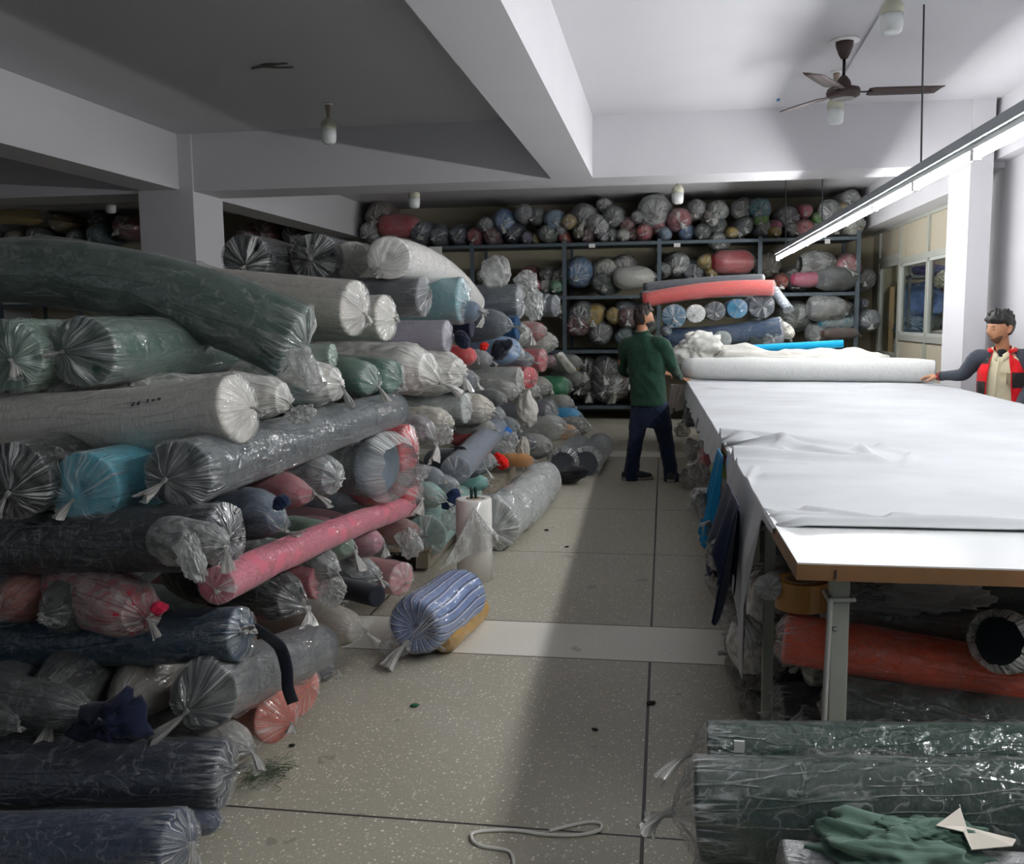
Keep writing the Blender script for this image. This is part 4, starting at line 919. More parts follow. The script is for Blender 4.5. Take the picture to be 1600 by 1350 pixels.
# fill of the lower near heap
for q in (('dusky green bundle low behind the black clear film bundle', 470, 960, 38, '4a5a50', 'hazy', -1.75), ('brown grey bundle on the floor behind the greige knotted bag', 520, 960, 40, '6f675e', 'hazy', -1.75), ('slate bundle on the floor behind the dusty pink roll end', 575, 935, 34, '5a636c', 'hazy', -1.85),
          ('dark plum bundle under the grey film bag behind the striped roll', 560, 915, 32, '5a4450', 'hazy', -1.7), ('charcoal bundle behind the salmon and clear bags at the left', 150, 960, 50, '2c3034', 'hazy', -2.1), ('charcoal bundle between the dark bag and the beige bag', 130, 1110, 46, '24282c', 'hazy', -1.72),
          ('dark bundle under the coral pink roll end', 400, 1140, 34, '2f3236', 'hazy', -1.6), ('dark bundle at the floor behind the fat dark navy roll', 250, 1150, 44, '22262c', 'hazy', -1.75), ('black bundle below the grey bag at the frame edge', 20, 1130, 40, '1b1e22', 'hazy', -1.9), ('grey bundle under the long pink roll beside the brown striped bag', 610, 860, 30, '6a6f73', 'hazy', -1.75),
          ('faded rose bundle behind the white and green knot', 560, 825, 30, '9c6a70', 'hazy', -1.7), ('blue grey bundle under the taped grey roll', 560, 790, 32, '5c6874', 'hazy', -1.75), ('dark bundle behind the red rolls', 660, 735, 32, '34383e', 'hazy', -1.85), ('grey bundle under the diagonal grey film roll', 480, 715, 36, '5e656b', 'hazy', -1.95)):
    bag(q[0], q[1], q[2], q[3], q[4], q[5], q[6], 8, 1.1, tail=.3)
for q in (('torn film flap hanging from the long black blue roll', 305, 880, 22, 40, -1.25), ('torn film flap standing out from the taped grey roll', 645, 745, 24, 14, -1.36), ('crinkled film flap below the brown bag near the pallet', 640, 850, 16, 22, -1.38), ('loose film scrap over the dusty rose roll', 520, 925, 22, 18, -1.30),
          ('loose film flap under the draped green roll end', 478, 575, 18, 30, -1.38), ('crumpled film scrap by the purple grey bag', 690, 680, 18, 14, -1.36), ('crumpled film scrap over the slate bag row', 795, 690, 16, 12, -1.32), ('crumpled film scrap on the mint bag', 705, 812, 14, 16, -1.36), ('white film frill at the end of the white row', 470, 650, 22, 14, -1.34)):
    blob(q[0], q[1], q[2], q[3], q[4], None, q[5], 'frost', amp=.3, freq=2.0, spiky=.3, d=.5, rot=.3)
# --- middle and far face of the heap
bag('small scarlet bag with knot right of the cream white bags', 741, 556, 17, 'd8383c', 'clear', -1.40, 25, knot=(.4, -.4))
blob('bright red cloth tip above the scarlet bag', 757, 541, 7, 5, 'e02a20', -1.38, amp=.2)
bag('grey bag with knot right of the scarlet bag', 764, 562, 18, '83878a', 'hazy', -1.40, 25)
blob('black navy cloth corner above the grey knot bag', 782, 548, 16, 12, '1b1f2c', -1.42, amp=.18)
bag('charcoal film bag right of the cream white crumpled one', 742, 596, 22, '5a6068', 'hazy', -1.36, 25)
pl('off white translucent roll in the middle of the far face', 812, 594, 22, 'b7b5a9', 'frost', -1.44, 3, .9, crump=.07, tail=.5)
bag('denim blue bag hanging above the red star roll', 806, 548, 25, '6d93bb', 'hazy', -1.42, 28, barrel=4, knot=(.5, -.6), tail=.5)
bag('slate bag right of the denim blue bag', 829, 563, 18, '5a6470', 'hazy', -1.42, 20)
pl('red roll end with star knot in the far face', 828, 590, 18, 'c43a40', 'clear', -1.40, 40, .9, knot=(0, -.2), tail=.2)
pl('salmon red roll end above the red star roll', 849, 563, 19, 'c8555c', 'hazy', -1.45, 15, .8, tail=.1)
bag('milky green film bag under the sheet hanging by the slate roll', 824, 522, 24, 'a5aca2', 'frost', -1.46, 20)
bag('red and white chequered bag in film high in the far face', 850, 518, 17, 'c9605f', 'frost', -1.45, 20)
bag('off white film bag above the white parcel', 866, 535, 20, 'c2c0b4', 'frost', -1.40, 20)
bag('mauve bag left of the white parcel', 866, 565, 12, '87616c', 'clear', -1.42, 25)
def parcel():
    a, b_ = atX(872, 552, -1.40), atX(896, 582, -1.25); s = px2m(13, a); sd = V3(.0, 1, .0)
    t = (b_-a)/np.linalg.norm(b_-a); u = np.cross(sd, t)
    v = []; f = []
    n, m_ = 10, 24; th = np.linspace(0, 2*PI, m_, endpoint=False)
    sq = lambda c: np.sign(c)*np.abs(c)**.4
    for i in range(n):
        q = i/(n-1); k = 1 if 0 < i < n-1 else .8
        for j, x in enumerate(th): v.append(a+(b_-a)*q+sd*sq(math.cos(x))*s*1.5*k+u*sq(math.sin(x))*s*.9*k+V3(0, 0, .006*math.sin(5*x+q*8)))
    f = gridfaces(n, m_); f += [tuple(range(m_))[::-1], tuple((n-1)*m_+j for j in range(m_))]
    o = mk('white_parcel', v, f, getfilm('white'), None, (a+b_)/2-V3(0, 0, .1), attrs=(np.array(v)*3, np.full(len(v), .3)))
    tag(o, 'white lavender folded parcel sloping out of the far face', 'parcel')
parcel()
bag('bright green cloth in clear film under the white parcel', 888, 604, 22, '0f8a52', 'clear', -1.30, 10, .5, squash=.8, tail=.3)
bag('grey bag right of the white parcel', 904, 566, 14, '888c88', 'hazy', -1.30, 30)
bag('grey bag right of the bright green cloth', 908, 592, 14, '797d7a', 'hazy', -1.28, 30)
bag('grey white film bag below the red star roll', 838, 612, 19, 'a9a69c', 'frost', -1.40, 25)
bag('ivory film bag right of the grey white one', 858, 606, 17, 'b5b2a6', 'frost', -1.40, 25)
bag('small knotted grey bag right of the rounded ivory end', 788, 622, 14, '7e8080', 'clear', -1.40, 25)
bag('crinkled film bag over the white cloth tongue', 806, 612, 18, '9c9a90', 'frost', -1.38, 20)
blob('white cloth tongue hanging in the middle of the far face', 822, 642, 15, 22, 'd5d2c8', -1.36, amp=.2)
pl('slate roll in smooth film lying low in the far face', 862, 648, 24, '5a616c', 'hazy', -1.36, 15, .8, tail=.2, crump=.05)
bag('grey bag below the small knotted one', 785, 650, 18, '7f8488', 'hazy', -1.42, 20)
bag('slate grey bag right of it in the far face', 806, 668, 18, '6d747a', 'hazy', -1.42, 20)
bag('pale film bag over the blue scrap', 770, 668, 16, 'a9a79f', 'frost', -1.40, 20)
blob('blue cloth scrap in the low far face', 792, 676, 9, 8, '2f68b0', -1.38, amp=.2)
bag('red bag low in the far face left of the blue scrap', 772, 690, 14, 'cc4a4c', 'clear', -1.38, 25)
blob('bright scarlet cloth hanging on the pallet edge', 783, 722, 9, 14, 'e31d14', -1.34, amp=.22)
bag('milky grey film bag left of the scarlet cloth', 768, 722, 22, '8d908e', 'frost', -1.40, 25)
bag('grey roll like bag right of the scarlet cloth', 803, 706, 19, '858a8c', 'frost', -1.42, 20)
blob('long white film cloth drooping by the scarlet cloth', 818, 708, 10, 28, None, -1.33, 'cream', amp=.14)
bag('white crumpled film bag below the ringed translucent roll', 700, 662, 26, 'bfbcb2', 'cream', -1.44, 20, crump=.12)
bag('purple grey bag with long film tail beside the red roll', 672, 672, 26, '6f5f74', 'frost', -1.42, 20, knot=(.3, -.8), tail=1.3, taildir=(.2, -.2, -1))
pl('slate blue roll slanting low under the ringed roll', 712, 735, 24, '6b7688', 'hazy', -1.40, p1=(775, 668, 8.4), crump=.05, tail=.1)
bag('clear bag with dark cloth and white knot above the white film roll', 750, 728, 25, '59636c', 'clear', -1.36, 25, knot=(.3, -.2), tail=.6)
blob('black cloth roll left of the white knot bag', 722, 722, 14, 20, '15181d', -1.42, amp=.16)
bag('grey blue bag above the mint bag', 690, 748, 20, '7b8792', 'hazy', -1.42, 25)
bag('mint green crinkled bag on the pallet', 688, 776, 22, '7fb8ae', 'frost', -1.40, 25, knot=(.4, -.4))
blob('navy cloth corner right of the mint bag', 705, 780, 10, 18, '1b2c4e', -1.38, amp=.15)
bag('pale blue grey bag over the navy corner', 712, 760, 18, '8794a2', 'frost', -1.38, 25, tail=.7)
bag('mint cloth in film just behind the standing white roll', 760, 755, 16, '86c4bc', 'hazy', -1.40, 25)
pl('pale mint roll in film lying along the pallet', 664, 838, 34, '9fc4bb', 'hazy', -1.52, p1=(728, 790, 7.7), crump=.06, tail=.2)
bag('dark knotted film bag above the orange bundle', 833, 694, 19, '3c4046', 'hazy', -1.28, 30)
bag('grey bag with round pleated end beside the dark knotted one', 856, 700, 22, '8c8d88', 'hazy', -1.20, 35, knot=(.1, -.1))
bag('orange bundle on the floor under the grey pleated end', 832, 720, 12, 'd6903a', 'hazy', -1.22, 15, .35)
bag('pale film bag at the far foot of the pile', 880, 668, 24, '9a9a92', 'frost', -1.20, 25)
bag('cyan blue bag at the far floor end of the pile', 906, 655, 23, '2f9bd0', 'clear', -1.12, 20, .6, squash=.8)
bag('orange cloth in white film below the cyan bag', 900, 674, 17, 'd8922e', 'frost', -1.05, 10, .6, squash=.7)
bag('grey film bag behind the cyan bag', 918, 668, 16, '6f716e', 'frost', -1.0, 20, .5)
bag('white grey film bag above the cyan bag', 892, 632, 17, 'a6a59c', 'frost', -1.25, 25)
# loose things on the floor by the heap
pl('smoke grey film roll on the aisle floor, left one of the pair', 882, 722, 22, '52565c', 'hazy', -1.0, p1=(.05, 1.1), Y=9.5, tail=.2, crump=.05, openend=True, squash=1.05, group=None)
pl('smoke grey film roll on the aisle floor, right one of the pair', 918, 722, 22, '4e5258', 'hazy', -.8, p1=(.05, 1.2), Y=9.55, tail=.2, crump=.05, openend=True, squash=1.05, group=None)
blob('black cloth spilling from the smoke grey paired rolls', 893, 741, 22, 11, '14151a', Y=9.1, amp=.15)
pl('lumpy roll of crumpled clear film lying on the floor behind the standing roll', 772, 835, 40, 'a3a7a6', 'frost', -1.0, p1=(850, 768, 8.3), Y=6.35, crump=.14, lump=.06, tail=.2, gap=1.1, group=None, name='film_roll')
st0 = atZ(742, 905, 0)
def standing():
    r = px2m(28, st0); h = .51
    e = empty('film_roll', st0); tag(e, 'white roll of plastic film standing upright on the floor', 'film roll')
    rm = plain('film_white', 'cfd3d0', .35, noise=.05, nscale=5)
    v, f = lathe([(r*.35, .0), (r, .0), (r, h-.006), (r-.006, h), (r*.42, h), (r*.42, h-.05)], 36, st0[:2]); mk('film_body', v, f[:-2], rm, e)
    v, f = lathe([(r*.30, 0), (r*.41, 0), (r*.41, h+.004), (r*.30, h+.004), (r*.30, h-.1)], 24, st0[:2]); mk('cardboard_core', v, f[:-2], plain('card_core', '9a8a70', .8), e)
    b = MB(); b.tube([(st0[0]-.01, st0[1], h-.2), (st0[0]-.014, st0[1], h+.06)], .010, 6); b.tube([(st0[0]+.014, st0[1]-.01, h-.2), (st0[0]+.016, st0[1]-.01, h+.065)], .010, 6)
    tag(b.build('marker_pen', plain('dark_green_plastic', '173a36', .3), smooth=True), 'two dark green marker pens stuck in the core of the standing white roll', 'pens')
    # unrolled film hanging off it
    edge = smooth_path([(686, 890, 0), (700, 884, 0), (735, 868, 0), (770, 856, 0), (779, 838, 0), (762, 832, 0)], 34)
    P = []; n = 24
    for i in range(n):
        w_ = i/(n-1)
        for k, e_ in enumerate(edge):
            x = 740+(e_[0]-740)*w_; y = 793+(e_[1]-793)*w_**.92
            off = r+.015+.16*w_*max(0, (735-e_[0])/50)+.02*w_
            a = atY(x, y, st0[1]-off); P.append(a+V3(0, .022*math.sin(k*.9+2*w_)*w_, .004*math.sin(k*1.7)))
    mk('loose_film', P, gridfaces(n, 34, False), getfilm('frost'), e, attrs=(np.array(P)*9, np.full(len(P), .7)))
standing()
sb = atZ(645, 1030, 0)
p0 = atZ(650, 982, .165); p1 = atZ(722, 925, .165)
wrapped('blue striped cloth roll in clear film lying on the lit floor', p0, p1, .150, '7187b5', 'clear', stripe=('d9deea', '2a3350'), squash=.95, knot=(-.2, -.4), crump=.05, lump=.03, tail=1.0, taildir=(-.6, -.7, -.5), hole=True, barrel=9)
p0 = atZ(690, 1004, .07); p1 = atZ(750, 945, .07)
wrapped('ochre cloth roll in clear film lying under the striped roll', p0, p1, .072, 'b98a24', 'clear', crump=.08, lump=.06, tail=.3, barrel=5)
blob('dark crumpled film knot at the end of the striped roll', 618, 1012, 26, 18, None, Y=4.2, wrap='hazy', amp=.25)
for i, (ya, yb) in enumerate(((5.75, 7.45), (7.6, 9.4))):
    e = empty('pallet', (-2.0, (ya+yb)/2, 0)); tag(e, ('wooden pallet under the middle of the pile behind the standing white roll', 'wooden pallet under the far part of the pile behind the lumpy film roll')[i], 'pallet')
    wd = plain('pallet_wood', '8d8474', .8, noise=.2, nscale=7)
    for k in range(7): MB().box((-2.6, ya+(yb-ya)*k/7+.01, .12), (-1.47, ya+(yb-ya)*(k+1)/7-.02, .142)).build('board', wd, e)
    for x in (-2.56, -2.04, -1.52): MB().box((x-.04, ya, .02), (x+.04, yb-.01, .12)).build('bearer', wd, e)
b = MB(); rg = random.Random(3); c = atZ(418, 1212, .0)
for i in range(70):
    q = c+V3(rg.gauss(0, .035), rg.gauss(0, .05), .004+abs(rg.gauss(0, .014))); pts = [q]
    for k in range(4): q = q+V3(rg.gauss(0, .018), rg.gauss(0, .018), rg.gauss(0, .006)); q[2] = max(.002, q[2]); pts.append(q)
    b.tube(pts, .0012, 4, False)
o = b.build('thread_tuft', plain('moss_thread', '5f6f58', .9)); tag(o, 'tuft of green grey thread waste on the floor by the navy rolls', 'threads', kind='stuff')
# handwriting 26.300 on the off white roll
def writing():
    S = {'2': [[(0, .8), (.25, 1), (.55, .8), (.3, .35), (0, .02), (.6, .05)]], '6': [[(.5, 1), (.1, .55), (.05, .15), (.35, 0), (.55, .25), (.3, .45), (.08, .3)]], '.': [[(.1, .4), (.16, .38)]],
         '3': [[(.05, .9), (.5, .95), (.25, .6), (.5, .35), (.3, .05), (0, .1)]], '0': [[(.3, .95), (.05, .6), (.15, .25), (.45, .3), (.5, .7), (.3, .95)]]}
    p0, p1 = atX(374, 638, -1.42), atY(-140, 655, 3.12); L_ = np.linalg.norm(p1-p0); t0 = (p1-p0)/L_
    r = px2m(58, p0)*1.035; fw = np.cross(V3(0, 0, 1), t0); fw /= np.linalg.norm(fw)
    if fw[1] > 0: fw = -fw
    up = np.cross(t0, fw)
    if up[2] < 0: up = -up
    b = MB(); x = 0.
    for ch, sp in zip('26.300', (.022, .020, .012, .022, .022, .022)):
        for st in S[ch]:
            pts = []
            for u, v in smooth_path(np.array([(a, c, 0) for a, c in st]), 22)[:, :2]:
                s = .335-(x+u*.019)-.0; hgt = .013*(1.0-.25*(ch == '0')*(1))
                th = .50+(v*hgt+.10*(.335-s))/r
                q = np.clip(s/L_, 0, 1); c0 = p0+t0*s+V3(0, 0, -.04)*(4*q*(1-q))
                pts.append(c0+(fw*math.cos(th)+up*math.sin(th)*.94)*r)
            b.tube(pts, .0015, 5, False)
        x += sp
    o = b.build('handwriting', plain('ink', '20223a', .6), w263)
writing()

# ------------------------------------------------------------------ steel racks along the back wall
YR = 15.0
slate = plain('rack_steel', '56626a', .5, .3, noise=.1, nscale=4)
rkx = [atY(x, 430, YR)[0] for x in (738, 882, 1030, 1187, 1340)]
LV = [2.77, 1.95, 1.10, .22]
def rack(label, xs):
    e = empty('storage_rack', ((xs[0]+xs[-1])/2, YR+.6, 0)); tag(e, label, 'rack')
    for x in xs:
        MB().bar((x, YR, 0), (x, YR, 2.86 if x > 2.5 else 2.80), .062, .05, (0, 1, 0)).build('post', slate, e)
        MB().bar((x, YR+1.2, 0), (x, YR+1.2, 2.86), .05, .05, (0, 1, 0)).build('post', slate, e)
    for z in LV:
        b = MB(); b.box((xs[0]-.02, YR-.02, z-.05), (xs[-1]+.02, YR+.02, z)); b.box((xs[0]-.02, YR+.02, z-.012), (xs[-1]+.02, YR+1.22, z)); b.build('shelf_board', slate, e)
    return e
r1 = rack('long dark steel rack full of wrapped bundles along the back wall', [-4.9]+rkx)
r2 = rack('steel rack in the dark bay behind the white column', [-11.4, -9.9, -8.4, -6.9, -5.5])
for x, y, w_, h_ in ((681, 393, 20, 15), (925, 384, 10, 6), (1058, 383, 10, 6), (1293, 377, 8, 7)):
    p = atY(x, y, YR-.035); s = dist(p)/F_PX
    MB().box(p-V3(w_*s/2, .004, h_*s/2), p+V3(w_*s/2, .004, h_*s/2)).build('paper_tag', plain('tag_white', 'dcdcd8', .7), r1)
HEX = {'grey': '84868a', 'dark grey': '4c5054', 'pale grey': 'a8aaa8', 'slate': '59616e', 'navy': '2c3c5c', 'blue': '5c8fc4', 'light blue': '7fa6c6', 'red': 'c22a3a', 'dark red': '7c1c28', 'pink': 'd85a80', 'rose': 'c25a64', 'maroon': '6e2a3c', 'yellow': 'cdaa2a', 'tan': 'b89a5c',
       'brown': '6a4a3c', 'green': '3fa060', 'cyan': '54a4bc', 'teal': '44707a', 'purple': '6a5a84', 'orange red': 'd4482c', 'white': 'd4d2ca', 'beige': 'b8ae94', 'black': '1b1e22', 'olive': '70704c', 'grey green': '5a685e', 'lime': '7fc050'}
SHELF = {
 'top': [(592,336,24,'brown','h'),(580,362,20,'grey green','f'),(624,353,20,'red','h',1.5),(655,363,19,'navy','h'),(683,373,17,'slate','c'),(713,368,17,'navy','c'),(739,372,15,'rose','c'),(757,350,13,'grey','h'),(766,369,14,'maroon','h'),(786,346,20,'blue','h'),(803,366,18,'navy','c'),(817,333,15,'grey','c'),(833,338,15,'dark grey','h'),(822,374,11,'purple','c'),(836,377,9,'yellow','h'),(852,367,15,'grey green','c'),(864,342,16,'light blue','h'),(887,346,12,'tan','h'),(875,359,11,'grey','h'),(879,375,10,'orange red','h'),
  (917,338,22,'grey','f'),(936,350,17,'pale grey','f'),(941,319,12,'grey','f'),(957,338,18,'dark grey','h'),(977,352,13,'dark red','h'),(993,338,10,'grey','h'),(1021,330,27,'grey','f'),(1006,362,14,'red','h'),(1030,353,12,'rose','h'),(917,367,13,'maroon','h'),(902,362,11,'olive','h'),(940,372,10,'purple','f'),(956,366,12,'slate','f'),(974,368,11,'white','c'),(990,364,11,'dark red','h'),
  (1064,342,20,'rose','h'),(1092,326,16,'grey','f'),(1112,338,14,'brown','f'),(1125,326,16,'grey green','f'),(1159,325,18,'grey','f'),(1189,324,17,'cyan','h'),(1191,342,13,'lime','h'),(1040,370,11,'light blue','h'),(1071,364,13,'blue','h'),(1097,366,13,'dark grey','h'),(1123,352,14,'dark grey','h'),(1121,377,16,'grey','f'),(1146,362,11,'yellow','h'),(1153,372,10,'beige','f'),(1167,352,14,'slate','h'),(1195,362,17,'pale grey','h'),(1212,371,10,'yellow','h'),(1216,352,10,'pink','h'),(1238,338,17,'purple','f'),(1262,328,12,'pink','h'),(1260,353,13,'rose','h'),(1281,342,12,'lime','h'),(1296,328,18,'grey','f'),(1321,327,14,'tan','h'),(1333,311,15,'pale grey','f'),(1342,359,18,'beige','f'),(1302,362,17,'grey','h'),(1240,366,14,'slate','f'),(1275,366,12,'pale grey','f')],
 'second': [(755,432,16,'white','f'),(826,430,14,'red','h'),(834,446,12,'pink','h'),(852,447,14,'white','h'),(870,456,13,'green','h'),(850,428,12,'black','c'),(870,432,13,'olive','f'),(905,427,24,'blue','h'),(944,424,22,'beige','f'),(973,416,18,'brown','f'),(990,433,17,'white','h',1.7),(1039,421,12,'grey','h'),(1061,412,19,'grey','f'),(1082,424,19,'slate','h'),(1104,409,14,'yellow','h'),(1113,424,11,'yellow','h'),(1145,410,19,'red','h',1.6),(1201,415,20,'beige','f'),(1275,412,20,'black','f',1.3),(1297,418,14,'pale grey','h'),(1327,417,22,'rose','h'),(1270,436,13,'pink','h',2.4),(1225,440,13,'orange red','h')],
 'third': [(904,473,22,'dark grey','h'),(940,466,19,'grey green','c'),(973,468,20,'slate','c'),(926,496,20,'yellow','h'),(956,494,14,'yellow','h'),(981,497,18,'maroon','h'),(898,508,19,'dark red','h'),(874,490,14,'brown','h'),(940,520,22,'grey','h'),(972,526,16,'teal','h'),(1005,508,13,'grey','f'),(1252,462,21,'grey','f'),(1304,456,20,'dark grey','h',1.6),(1245,495,25,'grey green','h'),(1292,482,20,'grey','f',1.4),(1325,484,15,'black','c'),(1354,447,18,'dark grey','h'),(1351,475,9,'navy','c'),(1358,503,18,'slate','h'),(1310,504,13,'cyan','f',2.3),(1276,522,18,'grey','h'),(1312,521,9,'brown','h',3.0),(760,500,20,'grey','h')],
 'bottom': [(890,552,16,'yellow','c'),(912,566,22,'black','c'),(945,560,26,'black','c'),(905,600,24,'black','c'),(948,606,30,'dark grey','c'),(925,634,24,'black','c'),(965,640,26,'brown','c'),(985,590,26,'black','c'),(1000,640,20,'black','c')],  # mostly black: shade at the rack foot put into the cloth colour
}
HEX = {k: ''.join('%02x' % int(int(h[i:i+2], 16)*.80) for i in (0, 2, 4)) for k, h in HEX.items()}  # rack colours darkened to stand in for the dim light on the shelves
FK = {'c': 'clear', 'h': 'hazy', 'f': 'frost'}
ORD = ['', 'first', 'second', 'third', 'fourth', 'fifth', 'sixth', 'seventh', 'eighth', 'ninth', 'tenth', 'eleventh', 'twelfth']
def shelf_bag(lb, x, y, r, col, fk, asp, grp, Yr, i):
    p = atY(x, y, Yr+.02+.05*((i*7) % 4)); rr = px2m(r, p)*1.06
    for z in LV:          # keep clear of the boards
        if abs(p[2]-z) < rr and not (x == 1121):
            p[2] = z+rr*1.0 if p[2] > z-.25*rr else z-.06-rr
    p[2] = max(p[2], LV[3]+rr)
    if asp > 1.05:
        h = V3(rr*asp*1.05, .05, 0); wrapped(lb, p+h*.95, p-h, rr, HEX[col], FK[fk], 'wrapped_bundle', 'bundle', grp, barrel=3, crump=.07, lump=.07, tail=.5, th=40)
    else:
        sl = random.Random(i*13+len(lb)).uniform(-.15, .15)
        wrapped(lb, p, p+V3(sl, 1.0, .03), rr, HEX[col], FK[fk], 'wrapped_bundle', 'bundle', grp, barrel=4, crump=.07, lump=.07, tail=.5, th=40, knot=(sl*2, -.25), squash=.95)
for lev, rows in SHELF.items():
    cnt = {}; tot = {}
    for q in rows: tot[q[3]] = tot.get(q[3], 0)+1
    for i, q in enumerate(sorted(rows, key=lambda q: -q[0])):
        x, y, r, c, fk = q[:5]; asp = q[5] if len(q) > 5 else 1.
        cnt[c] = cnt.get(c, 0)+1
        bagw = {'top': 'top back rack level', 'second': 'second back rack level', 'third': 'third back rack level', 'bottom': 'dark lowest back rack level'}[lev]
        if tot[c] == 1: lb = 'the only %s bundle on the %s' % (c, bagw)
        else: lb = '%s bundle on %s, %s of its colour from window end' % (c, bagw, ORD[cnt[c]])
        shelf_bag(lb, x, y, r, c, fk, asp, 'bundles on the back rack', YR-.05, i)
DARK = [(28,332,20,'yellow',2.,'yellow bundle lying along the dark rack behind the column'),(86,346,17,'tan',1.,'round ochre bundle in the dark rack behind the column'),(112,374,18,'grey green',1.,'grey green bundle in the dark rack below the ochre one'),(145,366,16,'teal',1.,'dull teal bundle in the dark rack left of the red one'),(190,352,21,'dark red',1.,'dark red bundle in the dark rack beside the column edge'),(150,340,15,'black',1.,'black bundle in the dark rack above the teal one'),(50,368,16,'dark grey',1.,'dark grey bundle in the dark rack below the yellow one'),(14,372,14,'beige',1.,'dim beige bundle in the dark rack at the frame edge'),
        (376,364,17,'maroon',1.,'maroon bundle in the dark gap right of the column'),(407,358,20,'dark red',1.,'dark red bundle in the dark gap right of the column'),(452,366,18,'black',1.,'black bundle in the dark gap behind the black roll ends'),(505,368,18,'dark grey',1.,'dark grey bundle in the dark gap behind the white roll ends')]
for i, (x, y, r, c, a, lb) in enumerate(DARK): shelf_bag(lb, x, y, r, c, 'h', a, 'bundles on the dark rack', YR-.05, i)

# ------------------------------------------------------------------ people
def fused(name, mb, mat, parent, voxel=.007, smooth_it=4, loc=None, wrinkle=None, seed=1):
    """melt overlapping closed pieces into one continuous skin"""
    me = bpy.data.meshes.new('tmp'); me.from_pydata([tuple(p) for p in mb.v], [], mb.f); me.update()
    o = bpy.data.objects.new('tmp', me); COL.objects.link(o)
    r = o.modifiers.new('r', 'REMESH'); r.mode = 'VOXEL'; r.voxel_size = voxel; r.use_smooth_shade = True
    s = o.modifiers.new('s', 'SMOOTH'); s.iterations = smooth_it; s.factor = .5
    dg = bpy.context.evaluated_depsgraph_get(); dg.update()
    m2 = bpy.data.meshes.new_from_object(o.evaluated_get(dg)); m2.name = name
    bpy.data.objects.remove(o, do_unlink=True); bpy.data.meshes.remove(me)
    n = len(m2.vertices); v = np.empty(n*3); m2.vertices.foreach_get('co', v); v = v.reshape(-1, 3)
    if wrinkle:
        nr = np.empty(n*3); m2.vertices.foreach_get('normal', nr); nr = nr.reshape(-1, 3)
        w_ = v*[1, 1, .8]; w_ = w_+.03*np.stack([sn(v, seed+i, 14) for i in range(3)], 1)
        v = v+nr*(wrinkle*(sn(w_, seed+5, 22, 6, True)*.6+sn(w_, seed+6, 45, 6, True)*.3))[:, None]
    v = v-np.asarray(parent.location)
    m2.vertices.foreach_set('co', v.reshape(-1)); m2.materials.clear(); m2.materials.append(mat)
    m2.polygons.foreach_set('use_smooth', [True]*len(m2.polygons)); m2.update()
    q = bpy.data.objects.new(name, m2); COL.objects.link(q); q.parent = parent
    return q
def limb(mb, pts, rad, n=16): mb.tube(smooth_path(pts, 5*len(pts)), np.interp(np.linspace(0, 1, 5*len(pts)), np.linspace(0, 1, len(rad)), rad), n)
def loft(mb, secs, side, n=28, sq=2.4):
    """torso like stack of rounded sections: (centre, half width, half depth)"""
    C = smooth_path([s[0] for s in secs], 30); A = np.interp(np.linspace(0, 1, 30), np.linspace(0, 1, len(secs)), [s[1] for s in secs]); B = np.interp(np.linspace(0, 1, 30), np.linspace(0, 1, len(secs)), [s[2] for s in secs])
    sd = np.asarray(side, float); sd /= np.linalg.norm(sd); fw = np.cross(V3(0, 0, 1), sd)
    a = np.linspace(0, 2*PI, n, endpoint=False); ca, sa = np.cos(a), np.sin(a)
    k = (np.abs(ca)**sq+np.abs(sa)**sq)**(-1/sq)
    v = C[:, None]+(A[:, None]*(ca*k)[None])[..., None]*sd+(B[:, None]*(sa*k)[None])[..., None]*fw
    f = gridfaces(30, n); f += [tuple(range(n))[::-1], tuple(29*n+j for j in range(n))]
    mb.add(v.reshape(-1, 3), f)
def headpts(c, fwd, s, up=(0, 0, 1), n=40):
    up = np.asarray(up, float); up /= np.linalg.norm(up); f = np.asarray(fwd, float); f = f-up*(f @ up); f /= np.linalg.norm(f); r = np.cross(f, up)
    ph = np.linspace(.03, PI-.03, n); th = np.linspace(0, 2*PI, 2*n, endpoint=False)
    D = np.stack([np.sin(ph)[:, None]*np.cos(th)[None], np.sin(ph)[:, None]*np.sin(th)[None], np.cos(ph)[:, None]*np.ones((1, 2*n))], 2)
    x, y, z = D[..., 0].copy(), D[..., 1].copy(), D[..., 2].copy()
    g = lambda a, b, c_, w: np.exp(-((x-a)**2+(y-b)**2+(z-c_)**2)/w**2)
    X, Y, Z = x*.074, y*.094, z*.112
    lo = np.clip(-z, 0, 1)
    X = X*(1-.30*lo**1.4); Y = np.where(y > 0, Y*(1-.08*lo), Y*(1-.38*lo**1.2))
    Y = Y-.010*np.clip(z-.3, 0, 1)*np.clip(y, 0, 1)*1.2
    Y += .024*g(0, .97, -.20, .15)+.012*g(0, .98, -.02, .13)             # nose
    Y += .010*g(0, .72, -.74, .22)                                       # chin
    Y += .006*g(0, .86, -.46, .16)                                       # lips
    Y += .005*g(.3, .92, .20, .22)+.005*g(-.3, .92, .20, .22)            # brow
    Y -= .009*g(.36, .92, .02, .16)+.009*g(-.36, .92, .02, .16)          # eye sockets
    X += np.sign(x)*.004*g(.7*np.sign(x), .6, -.18, .3)                  # cheekbones
    P = np.asarray(c, float)+s*(X[..., None]*r+Y[..., None]*f+Z[..., None]*up)
    return P, D, (r, f, up)
def closed(n): m_ = 2*n; return gridfaces(n, m_)+[tuple(range(m_))[::-1], tuple((n-1)*m_+j for j in range(m_))]
def ear(mb, c, fr, s, side):
    r, f, u = fr
    b = np.asarray(c)+s*(side*.073*r-.008*f-.004*u)
    P = [b+s*(-.006*f+.030*u+side*.006*r), b+s*(-.016*f+.018*u+side*.014*r), b+s*(-.014*f-.002*u+side*.012*r), b+s*(-.004*f-.026*u+side*.006*r)]
    mb.tube(smooth_path(P, 12), np.array([.008, .011, .012, .012, .011, .010, .010, .009, .009, .009, .008, .006])*s, 10)
